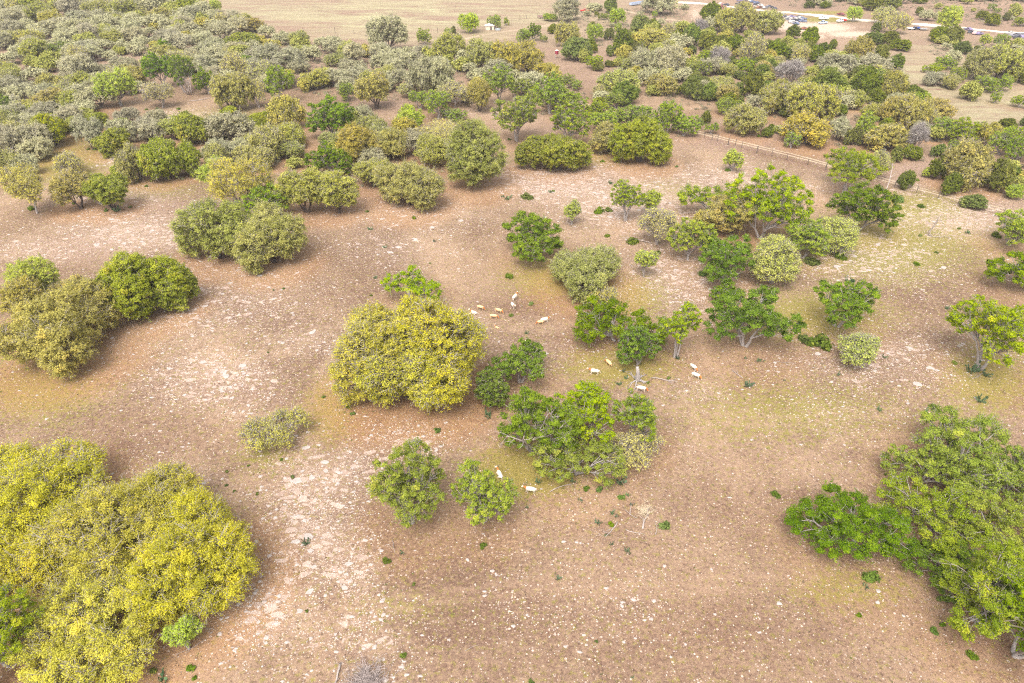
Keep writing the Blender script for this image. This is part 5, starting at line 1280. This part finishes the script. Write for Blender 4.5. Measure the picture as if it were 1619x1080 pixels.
def pickup(body, bed=None):
    root = empty('pickup_truck'); mb = MB()
    mb.prism([(2.75, .45), (2.75, .95), (2.6, 1.05), (1.25, 1.15), (-.55, 1.15), (-.6, .75), (-.6, .45)], -.95, .95); mb.obj('body', body, root, .05)
    mb = MB(); mb.prism([(1.2, 1.152), (.55, 1.82), (-.35, 1.85), (-.55, 1.152)], -.82, .82); mb.obj('cab', body, root, .06)
    mb = MB(); mb.prism([(1.16, 1.22), (.62, 1.76), (.56, 1.76), (1.02, 1.22)], -.74, .74); mb.obj('windshield', M['glass'], root)
    for s in (-1, 1): mb = MB(); mb.prism([(.95, 1.25), (.5, 1.72), (-.3, 1.74), (-.42, 1.25)], .80 * s, .835 * s); mb.obj('side_window', M['glass'], root)
    mb = MB(); mb.box((-1.65, 0, .62), (2.1, 1.86, .12)); mb.box((-1.65, .9, .9), (2.1, .08, .5)); mb.box((-1.65, -.9, .9), (2.1, .08, .5)); mb.box((-2.68, 0, .9), (.08, 1.86, .5)); mb.obj('bed', bed or body, root, .03)
    for s in (-1, 1): mb = MB(); mb.box((2.76, .68 * s, .82), (.06, .36, .2)); mb.obj('headlight', M['lamp'], root, .02)
    mb = MB(); mb.box((2.80, 0, .52), (.14, 1.86, .18)); mb.box((-2.78, 0, .52), (.14, 1.8, .16)); mb.obj('bumper', M['chrome'], root, .03)
    wheels(root, (1.75, -1.75), .84); return root
def sedan(body, name='wrecked_car', n=0):
    root = empty(name); mb = MB()
    mb.prism([(2.15, .35), (2.15, .72), (1.95, .86), (.9, .93), (-1.35, .95), (-2.1, .88), (-2.15, .40)], -.86, .86); mb.obj('body', body, root, .06)
    mb = MB(); mb.prism([(.85, .935), (.2, 1.38), (-.95, 1.38), (-1.45, .955)], -.74, .74); mb.obj('roof', body, root, .08)
    for s in (-1, 1): mb = MB(); mb.prism([(.6, 1.0), (.15, 1.3), (-.9, 1.3), (-1.2, 1.0)], .71 * s, .755 * s); mb.obj('side_window', M['glass'], root)
    mb = MB(); mb.prism([(.86, .97), (.26, 1.34), (.22, 1.34), (.72, .97)], -.66, .66); mb.obj('windshield', M['glass'], root)
    wheels(root, (1.35, -1.35), .76, .31, .2); return root
P1 = pickup(paint('pale blue paint', (.42, .50, .66))); P1.location = at(1301, 38); P1.rotation_euler = (0, 0, R_(200)); tag(P1, 'pale blue pickup truck parked on the white caliche lot', 'pickup truck', 'pickups parked on the lot')
P2 = pickup(M['whitepaint']); P2.location = at(1302, 31); P2.rotation_euler = (0, 0, R_(188)); tag(P2, 'white pickup truck parked just behind the pale blue one', 'pickup truck', 'pickups parked on the lot')
P3 = pickup(M['whitepaint'], M['redpaint']); P3.location = at(1330, 35); P3.rotation_euler = (0, 0, R_(205)); P3.scale = (1.15, 1.15, 1.15); tag(P3, 'white-cabbed truck with a red bed beside the round lime tree', 'truck', 'pickups parked on the lot')
cols = [('blue', (.12, .15, .25)), ('white', (.50, .48, .45)), ('rusty', (.24, .10, .06)), ('grey', (.24, .23, .26)), ('maroon', (.20, .05, .06)), ('pink', (.52, .34, .33)), ('black', (.05, .05, .07)), ('purple-grey', (.22, .18, .30))]
wr = {}; rw = random.Random(77)
def wreck(px, py, ci, rz, s=1.0):
    nm, c = cols[ci]
    if ci not in wr: wr[ci] = sedan(paint('faded %s paint' % nm, c, .6)); o = wr[ci]
    else: o = copy_tree(wr[ci])
    o.location = at(px, py); o.rotation_euler = (0, 0, rz); o.scale = (s, s, s); tag(o, None, 'wrecked car', 'wrecked cars in the salvage yard'); AUTO.append((o, nm + ' wrecked car', px, py))
for px, py in [(1226, 24), (1233, 25), (1238, 24), (1228, 30), (1234, 28), (1241, 27), (1247, 30), (1237, 34), (1243, 32), (1249, 36), (1255, 37), (1261, 31), (1266, 30), (1262, 34), (1268, 33), (1257, 34), (1270, 31), (1264, 28), (1252, 28), (1230, 33), (1258, 39), (1269, 35), (1272, 47),
               (1170, 2), (1177, 1), (1184, 2), (1190, 4), (1168, 7), (1175, 8), (1180, 12), (1187, 12), (1194, 12), (1200, 13), (1206, 13), (1217, 12), (1224, 15), (1195, 8), (1140, 8), (1143, 12), (1148, 9), (1141, 16), (1186, 16), (1202, 10), (1212, 13), (1196, 6)]:
    wreck(px, py, rw.randrange(8), rw.choice((0.1, 1.6, .2, 1.5, 3.2)) + rw.gauss(0, .25), rw.uniform(.85, 1.15))
for px, py, ci in [(1530, 48, 7), (1537, 53, 6), (1541, 54, 5), (1548, 55, 7), (1596, 54, 1), (1601, 58, 3), (1607, 57, 6), (1612, 60, 7), (1615, 57, 3), (1608, 61, 6), (1329, 24, 4)]:
    wreck(px, py, ci, rw.uniform(0, 3), 1.1)
def trailer(px, py, rz, L, m, label, h=1.0, name='farm_trailer'):
    root = empty(name, at(px, py), rz); mb = MB(); mb.box((0, 0, .75), (L, 2.2, .18)); mb.box((0, 1.08, .75 + h / 2), (L, .06, h)); mb.box((0, -1.08, .75 + h / 2), (L, .06, h)); mb.box((-L / 2, 0, .75 + h / 2), (.06, 2.2, h)); mb.obj('bed', m, root, .02)
    mb = MB(); mb.tube([(L / 2, -.6, .7), (L / 2 + 1.4, 0, .6)], [.06, .06], 6); mb.tube([(L / 2, .6, .7), (L / 2 + 1.4, 0, .6)], [.06, .06], 6); mb.obj('tow_bar', M['chrome'], root); wheels(root, (-.5, .5), 1.0, .36, .2); return tag(root, label, 'trailer')
trailer(1440, 47, .1, 4.5, M['whitepaint'], 'low pale flatbed trailer left of the small blue tractor', .25); trailer(1460, 48, .05, 4.5, M['chrome'], 'low grey flatbed trailer right of the small blue tractor', .25)
trailer(1008, 8, .7, 14, simple('dull blue metal', (.35, .42, .55), .4, .5), 'long blue-grey stock trailer near the top edge', 1.2); trailer(857, 29, .1, 5, simple('brown metal', (.3, .2, .18)), 'small brown trailer in the brush by the pale field', .8)
# tractor with canopy
tr_ = empty('tractor', at(1448, 47), .1); mb = MB(); mb.prism([(2.0, .7), (2.0, 1.35), (.3, 1.5), (.3, .7)], -.4, .4); mb.box((-.4, 0, .9), (1.5, .9, .5)); mb.obj('body', paint('tractor blue paint', (.03, .09, .40)), tr_, .05)
mb = MB(); mb.box((-.35, 0, 2.75), (1.7, 1.5, .1)); [mb.tube([(x, y, .9), (x, y, 2.72)], [.05, .05], 6) for x in (-1.0, .3) for y in (-.6, .6)]; mb.obj('canopy', paint('canopy grey', (.3, .36, .5)), tr_); mb = MB(); mb.box((-.6, 0, 1.35), (.5, .5, .5)); mb.obj('seat', M['tyre'], tr_, .05)
for x, r in ((-.8, .75), (1.5, .45)):
    for s in (-1, 1): mb = MB(); mb.cyl((x, .75 * s, r), r, .38, 'Y', 18); mb.obj('wheel', M['tyre'], tr_, bevel=.05)
tag(tr_, 'small blue tractor with a canopy between two low trailers', 'tractor')
# deer feeder
fd = empty('game_feeder', at(880, 92)); mb = MB(); mb.cyl((0, 0, 2.6), .75, 1.7, 'Z', 20); mb.obj('barrel', paint('dark red paint', (.25, .02, .05)), fd, .05); mb = MB(); mb.tube([(0, 0, 3.45), (0, 0, 3.8)], [.82, .1], 20); mb.obj('lid', M['whitepaint'], fd)
for k in range(3): a = k * 2.1; mb = MB(); mb.tube([(math.cos(a) * 1.5, math.sin(a) * 1.5, -.1), (math.cos(a) * .7, math.sin(a) * .7, 2.4)], [.05, .05], 6); mb.obj('leg', M['chrome'], fd)
tag(fd, 'dark red barrel feeder with a white lid on three legs in a clearing', 'feeder')
# shed, water tank, windmill-like frame, red car at the pale field's edge
sh = empty('shed', at(774, 47), .2); mb = MB(); mb.box((0, 0, 1.1), (4.6, 3, 2.2)); mb.obj('wall', simple('cream boards', (.62, .54, .42)), sh); mb = MB(); mb.prism([(-2.6, 2.21), (2.6, 2.21), (0, 3.0)], -1.8, 1.8); mb.obj('roof', simple('white tin roof', (.8, .76, .72), .5), sh); mb = MB(); mb.box((.6, -1.52, .95), (.95, .06, 1.85)); mb.obj('door', M['post'], sh); tag(sh, 'small cream shed with a white tin roof by the far farm track', 'shed')
wt = empty('water_trough', at(787, 48)); mb = MB(); mb.cyl((0, 0, .35), 1.6, .7, 'Z', 24); mb.obj('basin', M['chrome'], wt, .04); mb = MB(); mb.cyl((0, 0, .72), 1.5, .03, 'Z', 24); mb.obj('water_surface', simple('water', (.35, .42, .5), .1, .6), wt); tag(wt, 'round metal water trough right of the cream shed', 'trough')
tk = pickup(M['redpaint']); tk.location = at(924, 19); tk.rotation_euler = (0, 0, .1); tag(tk, 'red pickup truck beside the far farm track', 'pickup truck')
# utility poles
for px, py, lab in ((902, 20, 'dark wooden utility pole left of the top edge brush'), (931, 14, 'dark wooden utility pole near the far trailer')):
    up_ = empty('utility_pole', at(px, py)); mb = MB(); mb.tube([(0, 0, -.5), (0, 0, 9)], [.18, .12], 8); mb.obj('pole', M['post'], up_); mb = MB(); mb.box((0, 0, 8.3), (2.2, .12, .14)); mb.obj('crossarm', M['post'], up_); tag(up_, lab, 'utility pole')

# ------------------------------------------------------------------ labels that single out the unlabelled repeats
LMK = [('the vivid green tree', 95, 78), ('the white dead tree', 296, 140), ('the round lime yellow tree', 648, 186), ('the cream half-bare tree', 250, 150), ('the red barrel feeder', 880, 86), ('the pale blue pickup', 1301, 36),
       ('the leafless grey tree', 1452, 216), ('the blue tractor', 1448, 45), ('the cream shed', 774, 44), ('the golden domed oak', 1525, 262), ('the two-tiered green tree', 990, 315), ('the stump with roots', 1008, 600),
       ('the pale thin tree', 437, 682), ('the central yellow dome', 645, 570), ('the lower oak pair', 695, 780), ('the brush pile', 585, 1070), ('the corner grove', 200, 890), ('the small round pale tree', 1356, 555), ('the split-trunk oak', 1570, 530),
       ('the cream dead bush', 1018, 805), ('the lower right grove', 1480, 850), ('the dense yellow-green oak', 235, 455), ('the olive pair', 385, 375), ('the lone pale snag', 1468, 350), ('the mixed thicket', 1180, 365), ('the deep green oak', 848, 382),
       ('the umbrella-shaped oak', 655, 452), ('the spreading bright green tree', 818, 178), ('the thin golden tree', 38, 295), ('the lime tree at left', 50, 445), ('the low round juniper', 1542, 320), ('the top left corner', 0, 0), ('the top right corner', 1619, 0), ('the long stock trailer', 1008, 8), ('the deep green round oak', 525, 185), ('the large dark field-edge oak', 610, 52)]
ORD = ['nearest', 'second nearest', 'third nearest', 'fourth nearest', 'fifth nearest', 'sixth nearest', 'seventh nearest', 'eighth nearest', 'ninth nearest', 'tenth nearest', 'eleventh nearest', 'twelfth nearest'] + ['%dth nearest' % k for k in range(13, 21)] + ['21st nearest', '22nd nearest', '23rd nearest'] + ['%dth nearest' % k for k in range(24, 31)]
gr = {}
for o, desc, px, py in AUTO:
    d, lm, lx, ly = min(((px - x) ** 2 + ((py - y) * 1.6) ** 2, n, x, y) for n, x, y in LMK); dx, dy = px - lx, (py - ly) * 1.6
    rel = ('right of' if dx > 0 else 'left of') if abs(dx) > abs(dy) else ('below' if dy > 0 else 'above')
    gr.setdefault((desc, rel, lm), []).append((d, o))
for (desc, rel, lm), L in gr.items():
    L.sort(key=lambda a: a[0])
    for i, (d, o) in enumerate(L):
        if len(L) == 1: o['label'] = '%s just %s %s' % (desc, rel, lm)
        elif i < len(ORD): o['label'] = '%s, %s of those %s %s' % (desc, ORD[i], rel, lm)
        else: o['label'] = '%s, one of the farther ones %s %s' % (desc, rel, lm)

# ------------------------------------------------------------------ the faint haze over the valley
mb = MB(); mb.box((0, 4300, 39), (10400, 10000, 82)); hz_ = mb.obj('haze', None)
hm = bpy.data.materials.new('haze'); hm.use_nodes = True; hm.node_tree.nodes.clear(); pv = hm.node_tree.nodes.new('ShaderNodeVolumePrincipled'); ho = hm.node_tree.nodes.new('ShaderNodeOutputMaterial')
pv.inputs['Color'].default_value = (.93, .92, .95, 1); pv.inputs['Density'].default_value = HAZE; pv.inputs['Anisotropy'].default_value = 0.1
hm.node_tree.links.new(pv.outputs[0], ho.inputs['Volume']); hz_.data.materials.clear(); hz_.data.materials.append(hm); tag(hz_, 'thin pale haze', 'haze', None, 'stuff')
